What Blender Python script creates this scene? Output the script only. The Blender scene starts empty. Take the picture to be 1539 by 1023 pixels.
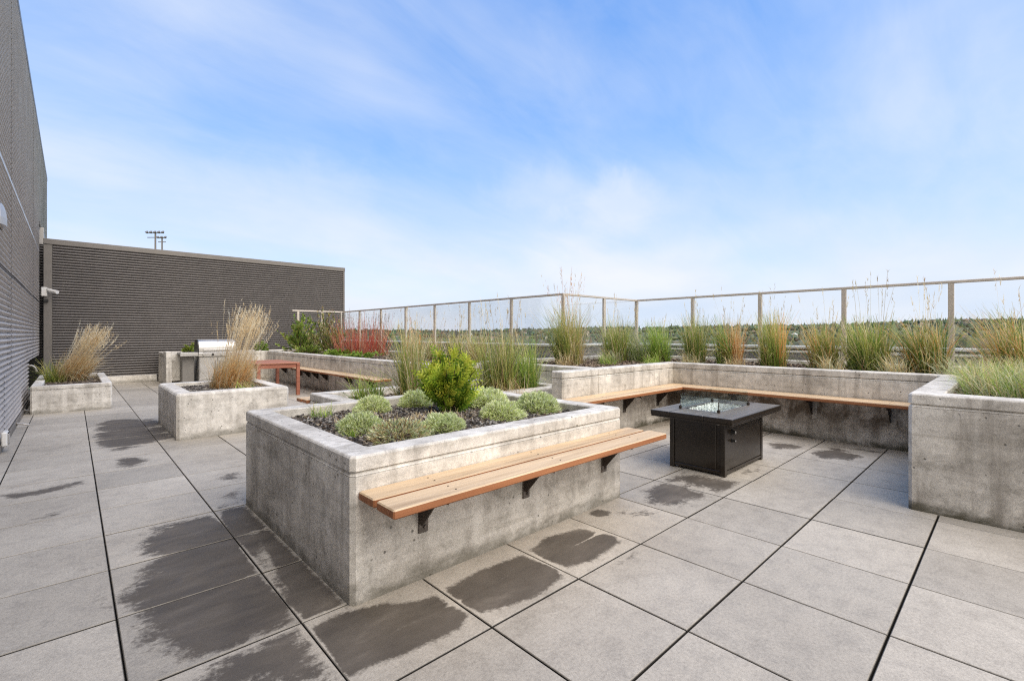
import bpy, bmesh, math, random
from mathutils import Vector, noise as mnoise
R = math.radians
rng = random.Random(7)
sc = bpy.context.scene
COL = sc.collection

# ---------------------------------------------------------------- helpers
def lin(h):
    h = h.lstrip('#')
    o = []
    for i in (0, 2, 4):
        c = int(h[i:i+2], 16) / 255
        o.append(c / 12.92 if c <= .04045 else ((c + .055) / 1.055) ** 2.4)
    return tuple(o)

class MB:
    """collects vertices, faces, colours and material slots for ONE mesh"""
    def __init__(s):
        s.v = []; s.f = []; s.c = []; s.m = []; s.cur = (1, 1, 1); s.mi = 0
    def vert(s, p, c=None):
        s.v.append(tuple(p)); s.c.append(c or s.cur); return len(s.v) - 1
    def face(s, idx):
        s.f.append(tuple(idx)); s.m.append(s.mi)
    def quad(s, a, b, c, d):
        i = [s.vert(p) for p in (a, b, c, d)]; s.face(i)
    def box(s, x0, x1, y0, y1, z0, z1, ch=0.0):
        """box with chamfered edges (all twelve) when ch > 0"""
        if ch <= 0:
            i = [s.vert(p) for p in ((x0,y0,z0),(x1,y0,z0),(x1,y1,z0),(x0,y1,z0),(x0,y0,z1),(x1,y0,z1),(x1,y1,z1),(x0,y1,z1))]
            for q in ((3,2,1,0),(4,5,6,7),(0,1,5,4),(1,2,6,5),(2,3,7,6),(3,0,4,7)):
                s.face([i[k] for k in q])
            return
        def ring(ins, z):
            a, b, c, d = x0+ins, x1-ins, y0+ins, y1-ins
            k = ch
            return [s.vert(p) for p in ((a+k,c,z),(b-k,c,z),(b,c+k,z),(b,d-k,z),(b-k,d,z),(a+k,d,z),(a,d-k,z),(a,c+k,z))]
        L = [ring(ch*.9, z0), ring(0, z0+ch), ring(0, z1-ch), ring(ch*.9, z1)]
        s.loft(L); s.face(L[0][::-1]); s.face(L[-1])
    def loft(s, loops, close=True):
        n = len(loops[0])
        for a, b in zip(loops, loops[1:]):
            for k in range(n if close else n-1):
                k2 = (k+1) % n
                s.face((a[k], a[k2], b[k2], b[k]))
    def tube(s, pts, rad, n=8, cap=True):
        """tube along pts; rad one number or a list"""
        if not isinstance(rad, (list, tuple)): rad = [rad]*len(pts)
        loops = []
        P = [Vector(p) for p in pts]
        for i, p in enumerate(P):
            t = (P[min(i+1, len(P)-1)] - P[max(i-1, 0)]).normalized()
            up = Vector((0,0,1)) if abs(t.z) < .9 else Vector((1,0,0))
            a = t.cross(up).normalized(); b = t.cross(a).normalized()
            loops.append([s.vert(p + (a*math.cos(2*math.pi*k/n) + b*math.sin(2*math.pi*k/n))*rad[i]) for k in range(n)])
        s.loft(loops)
        if cap:
            s.face(loops[0][::-1]); s.face(loops[-1])
    def build(s, name, mat, parent=None, smooth=False, colour=False):
        me = bpy.data.meshes.new(name)
        me.from_pydata(s.v, [], s.f)
        for m in (mat if isinstance(mat, (list, tuple)) else [mat]): me.materials.append(m)
        if any(s.m): me.polygons.foreach_set('material_index', s.m)
        if smooth: me.polygons.foreach_set('use_smooth', [True]*len(s.f))
        if colour:
            at = me.color_attributes.new('Col', 'FLOAT_COLOR', 'POINT')
            flat = []
            for c in s.c: flat += [c[0], c[1], c[2], 1]
            at.data.foreach_set('color', flat)
        me.update()
        o = bpy.data.objects.new(name, me); COL.objects.link(o)
        if parent: o.parent = parent
        return o

def recalc(o):
    bm = bmesh.new(); bm.from_mesh(o.data); bmesh.ops.recalc_face_normals(bm, faces=bm.faces); bm.to_mesh(o.data); bm.free()
    return o

def tag(o, label=None, cat=None, group=None, kind=None):
    if label: o['label'] = label
    if cat: o['category'] = cat
    if group: o['group'] = group
    if kind: o['kind'] = kind
    return o

def thing(name, label, cat, loc=(0,0,0), group=None):
    o = bpy.data.objects.new(name, None); COL.objects.link(o); o.location = loc
    o.empty_display_size = .1
    return tag(o, label, cat, group)

def place(o, root):
    """child built in world coordinates -> local to its thing"""
    o.parent = root; o.location = -root.location; return o

# ---------------------------------------------------------------- materials
def newmat(name):
    m = bpy.data.materials.new(name); m.use_nodes = True
    nt = m.node_tree; nt.nodes.clear()
    out = nt.nodes.new('ShaderNodeOutputMaterial'); p = nt.nodes.new('ShaderNodeBsdfPrincipled')
    nt.links.new(p.outputs[0], out.inputs[0])
    return m, nt, p
def N(nt, typ, **kw):
    n = nt.nodes.new(typ)
    for k, v in kw.items():
        if k in ('operation','blend_type','data_type','noise_dimensions','feature','interpolation_type','attribute_name','wave_type','bands_direction','clamp','distance'): setattr(n, k, v)
        else: n.inputs[k].default_value = v
    return n
def L(nt, a, b): nt.links.new(a, b)
def coords(nt, scale=(1,1,1)):
    t = nt.nodes.new('ShaderNodeNewGeometry'); mp = nt.nodes.new('ShaderNodeMapping')
    mp.inputs['Scale'].default_value = scale
    L(nt, t.outputs['Position'], mp.inputs[0]); return mp.outputs[0]
def noise(nt, vec, scale, detail=4, rough=.55, dist=0):
    n = nt.nodes.new('ShaderNodeTexNoise'); n.inputs['Scale'].default_value = scale
    n.inputs['Detail'].default_value = detail; n.inputs['Roughness'].default_value = rough; n.inputs['Distortion'].default_value = dist
    L(nt, vec, n.inputs['Vector']); return n.outputs['Fac']
def ramp(nt, fac, stops):
    r = nt.nodes.new('ShaderNodeValToRGB'); e = r.color_ramp.elements
    while len(e) > 1: e.remove(e[-1])
    e[0].position = stops[0][0]; e[0].color = (*stops[0][1], 1)
    for p, c in stops[1:]:
        x = e.new(p); x.color = (*c, 1)
    L(nt, fac, r.inputs[0]); return r.outputs[0]
def mixc(nt, fac, a, b, mode='MIX'):
    m = nt.nodes.new('ShaderNodeMix'); m.data_type = 'RGBA'; m.blend_type = mode
    for sock, v in ((m.inputs[0], fac), (m.inputs[6], a), (m.inputs[7], b)):
        if isinstance(v, (int, float)): sock.default_value = v
        elif isinstance(v, tuple): sock.default_value = (*v, 1) if len(v) == 3 else v
        else: L(nt, v, sock)
    return m.outputs[2]
def mth(nt, op, a, b=0.0, clamp=False):
    m = nt.nodes.new('ShaderNodeMath'); m.operation = op; m.use_clamp = clamp
    for sock, v in ((m.inputs[0], a), (m.inputs[1], b)):
        if isinstance(v, (int, float)): sock.default_value = v
        else: L(nt, v, sock)
    return m.outputs[0]
def bump(nt, p, h, strength=.3, dist=.01):
    b = nt.nodes.new('ShaderNodeBump'); b.inputs['Strength'].default_value = strength; b.inputs['Distance'].default_value = dist
    L(nt, h, b.inputs['Height']); L(nt, b.outputs[0], p.inputs['Normal'])
def rng_map(nt, v, a, b, c=0., d=1.):
    m = nt.nodes.new('ShaderNodeMapRange'); m.inputs[1].default_value = a; m.inputs[2].default_value = b
    m.inputs[3].default_value = c; m.inputs[4].default_value = d; m.interpolation_type = 'SMOOTHSTEP'
    L(nt, v, m.inputs[0]); return m.outputs[0]
G = lambda v, w=0.: (v*(1.02+w), v, v*(.95-w))       # warm grey

def concrete(name, base=.40, stain=.5, dirt=.6, rust=0.):
    m, nt, p = newmat(name)
    w = coords(nt)
    big = noise(nt, w, 1.7, 5, .6, .4)
    col = ramp(nt, big, [(.24, G(base*.60,.05)), (.42, G(base*.92,.035)), (.54, G(base*1.05,.025)), (.72, G(base*1.36,.015))])
    med = noise(nt, w, 7, 6, .68, .6)
    col = mixc(nt, .72, col, ramp(nt, med, [(.28, (.5,.49,.47)), (.46, (.95,.95,.95)), (.56,(1.08,1.08,1.08)), (.7, (1.25,1.25,1.24))]), 'MULTIPLY')
    # pour lines left by the formwork
    blot = noise(nt, coords(nt,(1,1,.8)), 17, 7, .74, .5)
    col = mixc(nt, .72, col, ramp(nt, blot, [(.3,(.55,.54,.51)),(.42,(.93,.93,.92)),(.55,(1.05,1.05,1.05)),(.72,(1.25,1.25,1.23))]), 'MULTIPLY')
    hz = noise(nt, coords(nt, (.7,.7,9)), 1.3, 4, .6, .8)
    col = mixc(nt, .6, col, ramp(nt, hz, [(.3, (.66,.65,.62)), (.5, (1,1,1)), (.72, (1.2,1.2,1.19))]), 'MULTIPLY')
    # run-off streaks
    vt = noise(nt, coords(nt, (7,7,.5)), 1.0, 4, .6, .3)
    col = mixc(nt, rng_map(nt, vt, .47, .70, 0, stain), col, G(base*.42, .08))
    vl = noise(nt, coords(nt, (5,5,.35)), 1.3, 3, .5, .2)
    col = mixc(nt, rng_map(nt, vl, .55, .72, 0, .5), col, G(base*1.35, .02))
    # damp dirt at the foot
    t = nt.nodes.new('ShaderNodeNewGeometry'); sp = nt.nodes.new('ShaderNodeSeparateXYZ'); L(nt, t.outputs['Position'], sp.inputs[0])
    foot = mth(nt, 'ADD', mth(nt, 'MULTIPLY', sp.outputs[2], -5.), mth(nt, 'MULTIPLY', noise(nt, coords(nt,(1,1,1.6)), 4.5, 5, .65), 1.6))
    col = mixc(nt, rng_map(nt, foot, .25, .9, 0, dirt), col, (.10,.092,.065))
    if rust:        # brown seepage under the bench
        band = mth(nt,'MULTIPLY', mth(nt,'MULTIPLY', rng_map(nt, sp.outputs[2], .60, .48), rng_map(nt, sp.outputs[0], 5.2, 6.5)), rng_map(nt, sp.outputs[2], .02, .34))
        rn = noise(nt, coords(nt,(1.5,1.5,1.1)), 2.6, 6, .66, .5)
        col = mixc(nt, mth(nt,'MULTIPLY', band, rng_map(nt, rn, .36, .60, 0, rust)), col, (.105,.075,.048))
    # air bubble pits
    vo = nt.nodes.new('ShaderNodeTexVoronoi'); vo.inputs['Scale'].default_value = 15; L(nt, w, vo.inputs['Vector'])
    vn = noise(nt, w, 4, 3)
    pit = mth(nt, 'MULTIPLY', rng_map(nt, vo.outputs['Distance'], .06, .15, 1, 0), rng_map(nt, vn, .44, .52))
    col = mixc(nt, mth(nt,'MULTIPLY',pit,.75), col, (.07,.065,.055))
    spk = noise(nt, w, 140, 3, .7)
    col = mixc(nt, .7, col, ramp(nt, spk, [(.3,(.65,.65,.65)),(.5,(1,1,1)),(.7,(1.22,1.22,1.22))]), 'MULTIPLY')
    L(nt, col, p.inputs['Base Color']); p.inputs['Roughness'].default_value = .88
    h = mth(nt, 'SUBTRACT', mth(nt,'ADD', mth(nt,'MULTIPLY',med,.6), mth(nt,'MULTIPLY',spk,.25)), pit)
    bump(nt, p, h, .55, .008)
    return m

def simple(name, c, rough=.6, metal=0., var=.12, scale=20, bmp=0., spec=None):
    m, nt, p = newmat(name)
    w = coords(nt)
    n = noise(nt, w, scale, 5, .65)
    lo = tuple(x*(1-var) for x in c); hi = tuple(x*(1+var) for x in c)
    L(nt, ramp(nt, n, [(.3, lo), (.7, hi)]), p.inputs['Base Color'])
    L(nt, rng_map(nt, noise(nt, w, scale*.4, 3), .3, .7, max(0, rough-.08), min(1, rough+.08)), p.inputs['Roughness'])
    p.inputs['Metallic'].default_value = metal
    if bmp: bump(nt, p, n, bmp, .004)
    return m

def wood(name, lo, hi, axis='X', rough=.6, knots=True):
    m, nt, p = newmat(name)
    s = {'X': (1.2, 26, 26), 'Y': (26, 1.2, 26)}[axis]
    g = noise(nt, coords(nt, s), 1.5, 6, .62, .35)
    g2 = noise(nt, coords(nt, tuple(x*.5 for x in s)), .7, 3, .5, .9)
    col = ramp(nt, g, [(.25, lo), (.5, tuple((a+b)/2 for a, b in zip(lo, hi))), (.75, hi)])
    col = mixc(nt, .55, col, ramp(nt, g2, [(.3,(.58,.52,.47)),(.5,(1,1,1)),(.7,(1.22,1.2,1.15))]), 'MULTIPLY')
    L(nt, col, p.inputs['Base Color']); p.inputs['Roughness'].default_value = rough
    bump(nt, p, g, .25, .002)
    return m

def foliage(name, rough=.62, transl=.42):
    m, nt, p = newmat(name)
    a = nt.nodes.new('ShaderNodeAttribute'); a.attribute_name = 'Col'
    oi = nt.nodes.new('ShaderNodeObjectInfo')
    c = mixc(nt, 1.0, a.outputs['Color'], ramp(nt, oi.outputs['Random'], [(0,(.88,.9,.88)),(1,(1.12,1.1,1.08))]), 'MULTIPLY')
    L(nt, c, p.inputs['Base Color']); p.inputs['Roughness'].default_value = rough
    tr = nt.nodes.new('ShaderNodeBsdfTranslucent'); L(nt, c, tr.inputs[0])
    mx = nt.nodes.new('ShaderNodeMixShader'); mx.inputs[0].default_value = transl
    L(nt, p.outputs[0], mx.inputs[1]); L(nt, tr.outputs[0], mx.inputs[2])
    out = [n for n in nt.nodes if n.type == 'OUTPUT_MATERIAL'][0]; L(nt, mx.outputs[0], out.inputs[0])
    return m

def glass(name, tint=(.93,.965,.96), refl=1.0):
    m, nt, p = newmat(name); nt.nodes.remove(p)
    out = [n for n in nt.nodes if n.type == 'OUTPUT_MATERIAL'][0]
    tr = nt.nodes.new('ShaderNodeBsdfTransparent'); tr.inputs[0].default_value = (*tint, 1)
    gl = nt.nodes.new('ShaderNodeBsdfGlossy'); gl.inputs['Roughness'].default_value = .02
    fr = nt.nodes.new('ShaderNodeFresnel'); fr.inputs['IOR'].default_value = 1.45
    mx = nt.nodes.new('ShaderNodeMixShader')
    smudge = noise(nt, coords(nt), 3., 5, .6)
    L(nt, mth(nt, 'MULTIPLY', fr.outputs[0], rng_map(nt, smudge, .2, .8, .7*refl, 1.1*refl), True), mx.inputs[0])
    L(nt, tr.outputs[0], mx.inputs[1]); L(nt, gl.outputs[0], mx.inputs[2]); L(nt, mx.outputs[0], out.inputs[0])
    return m

M = {}
M['conc'] = concrete('cast concrete', .57, .5, .7)
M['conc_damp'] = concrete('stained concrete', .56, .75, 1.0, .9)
M['conc_pale'] = concrete('pale concrete', .62, .35, .6)
M['clad'] = simple('taupe corrugated steel', (.185,.172,.166), .5, .15, .10, 4)  # screen wall copy, groove shade put into the darker colour
M['clad_lit'] = simple('taupe corrugated steel lightened as sky lit', (.50,.46,.425), .5, .1, .08, 4)  # same steel as the screen wall, sky light put into the paler colour
M['clad_trim'] = simple('taupe metal trim', (.20,.185,.172), .45, .4, .08, 5)
M['flash'] = simple('pale metal flashing', (.52,.50,.48), .4, .5, .06, 5)
M['steel'] = simple('dark bronze bracket steel', (.055,.042,.034), .5, .6, .3, 30)
M['galv'] = simple('worn bracket plate', (.16,.14,.125), .5, .7, .3, 40)
M['galv_pale'] = simple('pale galvanised plate', (.42,.40,.37), .5, .4, .3, 40)
M['alu'] = simple('beige anodised aluminium', (.62,.56,.49), .4, .45, .07, 9)
M['white'] = simple('white plastic', (.72,.71,.69), .45, 0, .05, 8)
M['black'] = simple('black plastic', (.02,.02,.02), .4, 0, .1, 20)
M['stainless'] = simple('brushed stainless steel', (.55,.54,.52), .42, .8, .06, 12)
M['coping'] = simple('pale coping metal', (.72,.71,.68), .5, .1, .06, 3)
M['parapet'] = simple('grey parapet board', (.22,.21,.2), .75, 0, .15, 3)
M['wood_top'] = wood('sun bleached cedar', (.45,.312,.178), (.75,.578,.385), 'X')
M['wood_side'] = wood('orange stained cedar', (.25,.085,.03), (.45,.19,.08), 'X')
M['wood_top_y'] = wood('sun bleached cedar along', (.45,.312,.178), (.75,.578,.385), 'Y')
M['wood_side_y'] = wood('orange stained cedar along', (.25,.085,.03), (.45,.19,.08), 'Y')
M['table_wood'] = wood('red brown eucalyptus', (.30,.115,.07), (.47,.22,.14), 'X')
M['table_leg'] = wood('red brown eucalyptus leg', (.26,.085,.05), (.38,.15,.095), 'X')
M['fire'] = simple('brown black powder coat', (.026,.019,.013), .24, .15, .05, 6)
M['fire_top'] = wood('dark grey slatted aluminium', (.11,.096,.080), (.20,.176,.150), 'X', .42)
M['glass'] = glass('railing glass', (.975,.985,.985), .28)
M['guard'] = glass('wind guard glass', (.93,.965,.95), .6)
M['leaf'] = foliage('foliage')
M['bark'] = simple('bark', (.13,.095,.07), .9, 0, .3, 60)
M['chips'] = foliage('bark chips', .9, 0)
M['beads'] = simple('clear fire glass', (.78,.80,.76), .12, 0, .25, 120)
M['grout'] = simple('dark gap under pavers', (.030,.027,.024), .95, 0, .2, 30)

def soil_mat():
    m, nt, p = newmat('planting soil')
    w = coords(nt); n = noise(nt, w, 30, 6, .7); n2 = noise(nt, w, 3, 4, .6)
    c = ramp(nt, n, [(.3,(.035,.028,.024)),(.55,(.11,.088,.072)),(.75,(.24,.20,.165))])
    c = mixc(nt, .6, c, ramp(nt, n2, [(.3,(.6,.58,.56)),(.7,(1.3,1.25,1.15))]), 'MULTIPLY')
    L(nt, c, p.inputs['Base Color']); p.inputs['Roughness'].default_value = .95
    bump(nt, p, n, .9, .02)
    return m
M['soil'] = soil_mat()

def paver_mat():
    m, nt, p = newmat('concrete paver')
    w = coords(nt)
    at = nt.nodes.new('ShaderNodeAttribute'); at.attribute_name = 'Col'
    sep = nt.nodes.new('ShaderNodeSeparateColor'); L(nt, at.outputs['Color'], sep.inputs[0])
    tone, wet = sep.outputs[0], sep.outputs[1]
    big = noise(nt, w, 1.1, 4, .55, .4); mid = noise(nt, w, 9, 6, .7, .3); fine = noise(nt, w, 260, 3, .7)
    col = ramp(nt, big, [(.3, (.380,.344,.290)), (.5,(.428,.390,.331)), (.7,(.468,.430,.368))])
    col = mixc(nt, .8, col, ramp(nt, mid, [(.3,(.80,.795,.79)),(.5,(1,1,1)),(.7,(1.10,1.10,1.10))]), 'MULTIPLY')
    grit = noise(nt, w, 70, 4, .75)
    col = mixc(nt, .8, col, ramp(nt, grit, [(.3,(.72,.71,.70)),(.5,(1,1,1)),(.7,(1.2,1.2,1.2))]), 'MULTIPLY')
    col = mixc(nt, .8, col, ramp(nt, fine, [(.3,(.70,.70,.70)),(.5,(1,1,1)),(.72,(1.28,1.28,1.28))]), 'MULTIPLY')
    tn = nt.nodes.new('ShaderNodeCombineColor')
    for k in range(3): L(nt, tone, tn.inputs[k])
    col = mixc(nt, 1., col, tn.outputs[0], 'MULTIPLY')
    # pale lime specks
    vo = nt.nodes.new('ShaderNodeTexVoronoi'); vo.inputs['Scale'].default_value = 11; L(nt, w, vo.inputs['Vector'])
    spots = mth(nt,'MULTIPLY', rng_map(nt, vo.outputs['Distance'], .03, .09, 1, 0), rng_map(nt, noise(nt,w,2.3,2), .56, .66))
    col = mixc(nt, mth(nt,'MULTIPLY',spots,.35), col, (.62,.6,.57))
    # dried in and still damp patches: mask from the mesh, edge broken by streaky noise
    st = noise(nt, coords(nt,(1.0,1.7,1)), 5, 8, .74, .4)
    st2 = noise(nt, w, 34, 5, .7)
    e = mth(nt,'ADD', wet, mth(nt,'ADD', mth(nt,'MULTIPLY', mth(nt,'MULTIPLY', mth(nt,'SUBTRACT',st,.5), 1.1), sep.outputs[2]), mth(nt,'MULTIPLY', mth(nt,'SUBTRACT',st2,.5), .60)))
    wm = rng_map(nt, e, .34, .63)
    faint = mth(nt,'MULTIPLY', rng_map(nt, noise(nt, coords(nt,(.5,1.3,1)), 1.6, 7, .7, .6), .54, .76), .34)
    wm = mth(nt,'MAXIMUM', wm, faint)
    inner = noise(nt, coords(nt,(1,2.4,1)), 2.6, 5, .6, .3)
    wc = ramp(nt, inner, [(.3,(.036,.027,.019)),(.46,(.064,.051,.038)),(.58,(.086,.070,.054)),(.74,(.165,.140,.112))])
    wc = mixc(nt, .35, wc, ramp(nt, fine, [(.3,(.75,.75,.75)),(.7,(1.25,1.25,1.25))]), 'MULTIPLY')
    col = mixc(nt, mth(nt,'MULTIPLY',wm,.9), col, wc)
    L(nt, col, p.inputs['Base Color'])
    r = mth(nt,'SUBTRACT', rng_map(nt, mid, .3, .7, .52, .66), mth(nt,'MULTIPLY', wm, -.06))
    L(nt, r, p.inputs['Roughness'])
    bump(nt, p, mth(nt,'ADD', fine, mth(nt,'MULTIPLY',mid,.4)), .16, .002)
    return m
M['paver'] = paver_mat()

# ---------------------------------------------------------------- world, sun, camera
SUN_EL, SUN_AZ = R(56), R(168)      # azimuth measured clockwise from +Y
wd = bpy.data.worlds.new('World'); sc.world = wd; wd.use_nodes = True
nt = wd.node_tree; nt.nodes.clear()
out = nt.nodes.new('ShaderNodeOutputWorld'); bg = nt.nodes.new('ShaderNodeBackground')
sky = nt.nodes.new('ShaderNodeTexSky'); sky.sky_type = 'NISHITA'; sky.sun_disc = False
sky.sun_elevation = SUN_EL; sky.sun_rotation = SUN_AZ; sky.altitude = 50; sky.air_density = 1.; sky.dust_density = .6; sky.ozone_density = 2.2
tc = nt.nodes.new('ShaderNodeTexCoord'); sp = nt.nodes.new('ShaderNodeSeparateXYZ'); L(nt, tc.outputs['Generated'], sp.inputs[0])
zc = mth(nt, 'MAXIMUM', sp.outputs[2], .02)
# thin cloud sheet seen in perspective: project the direction on a high plane
cx = mth(nt, 'DIVIDE', sp.outputs[0], mth(nt,'ADD',zc,.30)); cy = mth(nt, 'DIVIDE', sp.outputs[1], mth(nt,'ADD',zc,.30))
cv = nt.nodes.new('ShaderNodeCombineXYZ'); L(nt, cx, cv.inputs[0]); L(nt, cy, cv.inputs[1])
mp = nt.nodes.new('ShaderNodeMapping'); mp.inputs['Rotation'].default_value = (0,0,R(-40)); mp.inputs['Scale'].default_value = (.8,2.0,1); mp.inputs['Location'].default_value = (1.3,.2,0)
L(nt, cv.outputs[0], mp.inputs[0])
n1 = noise(nt, mp.outputs[0], .85, 5, .48, .35)
n2 = noise(nt, cv.outputs[0], 1.15, 5, .5, .2)
n3 = noise(nt, mp.outputs[0], 2.6, 7, .62, .5)
veil = mth(nt,'ADD', mth(nt,'MULTIPLY', rng_map(nt, n1, .38, .68), .46), mth(nt,'MULTIPLY', rng_map(nt, n2, .42, .70), .30))
veil = mth(nt,'ADD', veil, mth(nt,'MULTIPLY', mth(nt,'SUBTRACT', n3, .5), .72))
low = rng_map(nt, sp.outputs[2], -.06, .50, 1., 0.)
# unseen bright cloud added behind the viewer as neutral fill light
bk = mth(nt,'ADD', mth(nt,'MULTIPLY', sp.outputs[0], .683), mth(nt,'MULTIPLY', sp.outputs[1], .7304))
bk = mth(nt,'ADD', bk, mth(nt,'MULTIPLY', mth(nt,'SUBTRACT', n2, .5), .8))
back = rng_map(nt, bk, -.45, .12, 1., 0.)
cm = mth(nt,'ADD', mth(nt,'MULTIPLY', veil, .8), mth(nt,'MULTIPLY', low, .60), True)
# one small puffy cloud ahead, and a bank low over the horizon
def puff(c, rad, k):
    vd = nt.nodes.new('ShaderNodeVectorMath'); vd.operation = 'SUBTRACT'; L(nt, tc.outputs['Generated'], vd.inputs[0]); vd.inputs[1].default_value = c
    vs = nt.nodes.new('ShaderNodeVectorMath'); vs.operation = 'MULTIPLY'; L(nt, vd.outputs[0], vs.inputs[0]); vs.inputs[1].default_value = (1,1,2.0)
    vl = nt.nodes.new('ShaderNodeVectorMath'); vl.operation = 'LENGTH'; L(nt, vs.outputs[0], vl.inputs[0])
    e = mth(nt,'ADD', vl.outputs['Value'], mth(nt,'MULTIPLY', mth(nt,'SUBTRACT', noise(nt, tc.outputs['Generated'], 9, 7, .6, .4), .5), rad*1.5))
    return mth(nt,'MULTIPLY', rng_map(nt, e, rad*.15, rad, 1, 0), k)
for c, rad, k in (((.793,.553,.254),.15,.62),((.70,.63,.29),.16,.42),((.30,.90,.24),.22,.35)):
    cm = mth(nt,'ADD', cm, mth(nt,'MULTIPLY', puff(c, rad, k), mth(nt,'SUBTRACT', 1.0, cm)), True)
bank = rng_map(nt, mth(nt,'ADD', sp.outputs[2], mth(nt,'MULTIPLY', mth(nt,'SUBTRACT', noise(nt, tc.outputs['Generated'], 3.4, 7, .6, .5), .5), .24)), .03, .17, .92, 0)
cm = mth(nt,'ADD', cm, mth(nt,'MULTIPLY', bank, mth(nt,'SUBTRACT', 1.0, cm)), True)
cm = mth(nt,'MAXIMUM', cm, mth(nt,'MULTIPLY', back, .95))
cloudc = ramp(nt, noise(nt, cv.outputs[0], 1.1, 5, .5), [(.35,(2.95,3.35,4.05)),(.65,(3.6,3.75,4.1))])
cloudc = mixc(nt, back, cloudc, (7.5,6.9,6.0))  # added fill cloud, brighter and warmer than the visible ones
grad = ramp(nt, sp.outputs[2], [(.0,(2.9,3.3,4.0)),(.14,(2.2,2.85,4.0)),(.32,(1.32,2.25,3.9)),(.60,(.60,1.52,3.62))])
skyb = mixc(nt, .78, mixc(nt, 1., sky.outputs[0], (.84,1.04,1.28), 'MULTIPLY'), grad)
skyc = mixc(nt, cm, skyb, cloudc)
L(nt, skyc, bg.inputs[0]); bg.inputs[1].default_value = .10
L(nt, bg.outputs[0], out.inputs[0])

sd = bpy.data.lights.new('sun', 'SUN'); sd.energy = 1.3; sd.angle = R(58); sd.color = (1,.91,.81)
so = bpy.data.objects.new('sun', sd); COL.objects.link(so)
# light travels from the sun (az, el) to the ground
d = Vector((-math.sin(SUN_AZ)*math.cos(SUN_EL), -math.cos(SUN_AZ)*math.cos(SUN_EL), -math.sin(SUN_EL)))
so.rotation_euler = d.to_track_quat('-Z','Y').to_euler(); so.location = (0,0,40)

cd = bpy.data.cameras.new('camera'); cam = bpy.data.objects.new('camera', cd); COL.objects.link(cam); sc.camera = cam
cam.location = (0,0,1.30); cam.rotation_euler = (R(90), 0, -R(43.077))
cd.sensor_width = 36; cd.lens = 36*706.4/1539; cd.shift_y = -9.5/1539; cd.clip_end = 20000; cd.clip_start = .05
sc.view_settings.view_transform = 'Standard'; sc.view_settings.look = 'None'; sc.view_settings.gamma = 1; sc.view_settings.exposure = 1.33
sc.cycles.use_denoising = False; sc.cycles.filter_width = 1.2; sc.cycles.use_adaptive_sampling = False
sc.cycles.max_bounces = 8; sc.cycles.transparent_max_bounces = 16

# ---------------------------------------------------------------- floor of pavers
STREAK = 1.855
PX0, PY0, PP = .15, .377, .6075
STAINS = [  # outlines of damp patches, metres, with softness
 ('A',[(203,825),(232,794),(269,782),(316,772),(326,760),(362,758),(385,780),(398,795),(400,853),(430,880),(520,905),(510,912),(445,934),(400,960),(330,985),(290,993),(245,985),(215,960),(205,925),(180,916),(178,898),(208,870),(225,845)]),
 ('D',[(340,772),(364,756),(527,912),(505,917),(452,934),(383,800)]),
 ('A',[(270,1040),(330,993),(400,960),(446,945),(470,975),(510,1030)]),
 ('A',[(141,637),(170,630),(207,629),(225,628),(243,633),(264,656),(235,664),(180,677),(161,675),(143,667)]),
 ('B',[(176,689),(203,686),(226,692),(198,702),(173,700)]),
 ('B',[(-5,745),(50,737),(122,722),(131,725),(58,743),(10,750)]),
 ('B',[(38,782),(80,771),(88,772),(62,779)]),
 ('C',[(330,712),(362,706),(362,726),(330,722)]), ('C',[(325,745),(362,733),(362,752)]),
 ('C',[(148,845),(160,843),(158,862),(140,852)]), ('C',[(146,890),(156,900),(150,915)]),
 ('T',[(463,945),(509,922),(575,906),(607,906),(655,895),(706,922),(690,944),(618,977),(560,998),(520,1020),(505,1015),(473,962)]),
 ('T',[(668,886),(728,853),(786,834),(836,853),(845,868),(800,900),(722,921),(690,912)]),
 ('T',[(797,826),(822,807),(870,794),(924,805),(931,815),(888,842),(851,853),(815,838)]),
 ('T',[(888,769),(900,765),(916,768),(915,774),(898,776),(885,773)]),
 ('A',[(966,740),(991,726),(1037,729),(1066,744),(1020,760),(979,756)]),
 ('C',[(985,721),(1020,709),(1078,717),(1128,725),(1083,744),(1037,731)]),
 ('C',[(937,769),(975,767),(979,775),(945,773)]), ('C',[(908,848),(950,829),(945,839),(917,853)]),
 ('B',[(1215,680),(1249,671),(1299,684),(1286,692),(1228,688)]), ('B',[(1245,669),(1332,679),(1315,680)]),
 ('B',[(1153,665),(1211,667),(1207,673),(1166,675)]), ('C',[(1166,706),(1207,711),(1224,717)]), ('C',[(1108,709),(1141,702),(1149,709),(1120,713)]),
]
CF, CR = (.6830, .7304), (.7304, -.6830)
def ground(px, py, z=0.):        # survey helper: photo reading -> metres on the deck
    a = (px-769.5)/706.4; t = (1.3-z)*706.4/max(1, py-502)
    return ((CF[0]+a*CR[0])*t, (CF[1]+a*CR[1])*t)
POLY = [(k, [ground(*p) for p in pts]) for k, pts in STAINS]
POLY = [(k, pts, min(p[0] for p in pts)-.3, max(p[0] for p in pts)+.3, min(p[1] for p in pts)-.3, max(p[1] for p in pts)+.3) for k, pts in POLY]
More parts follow.
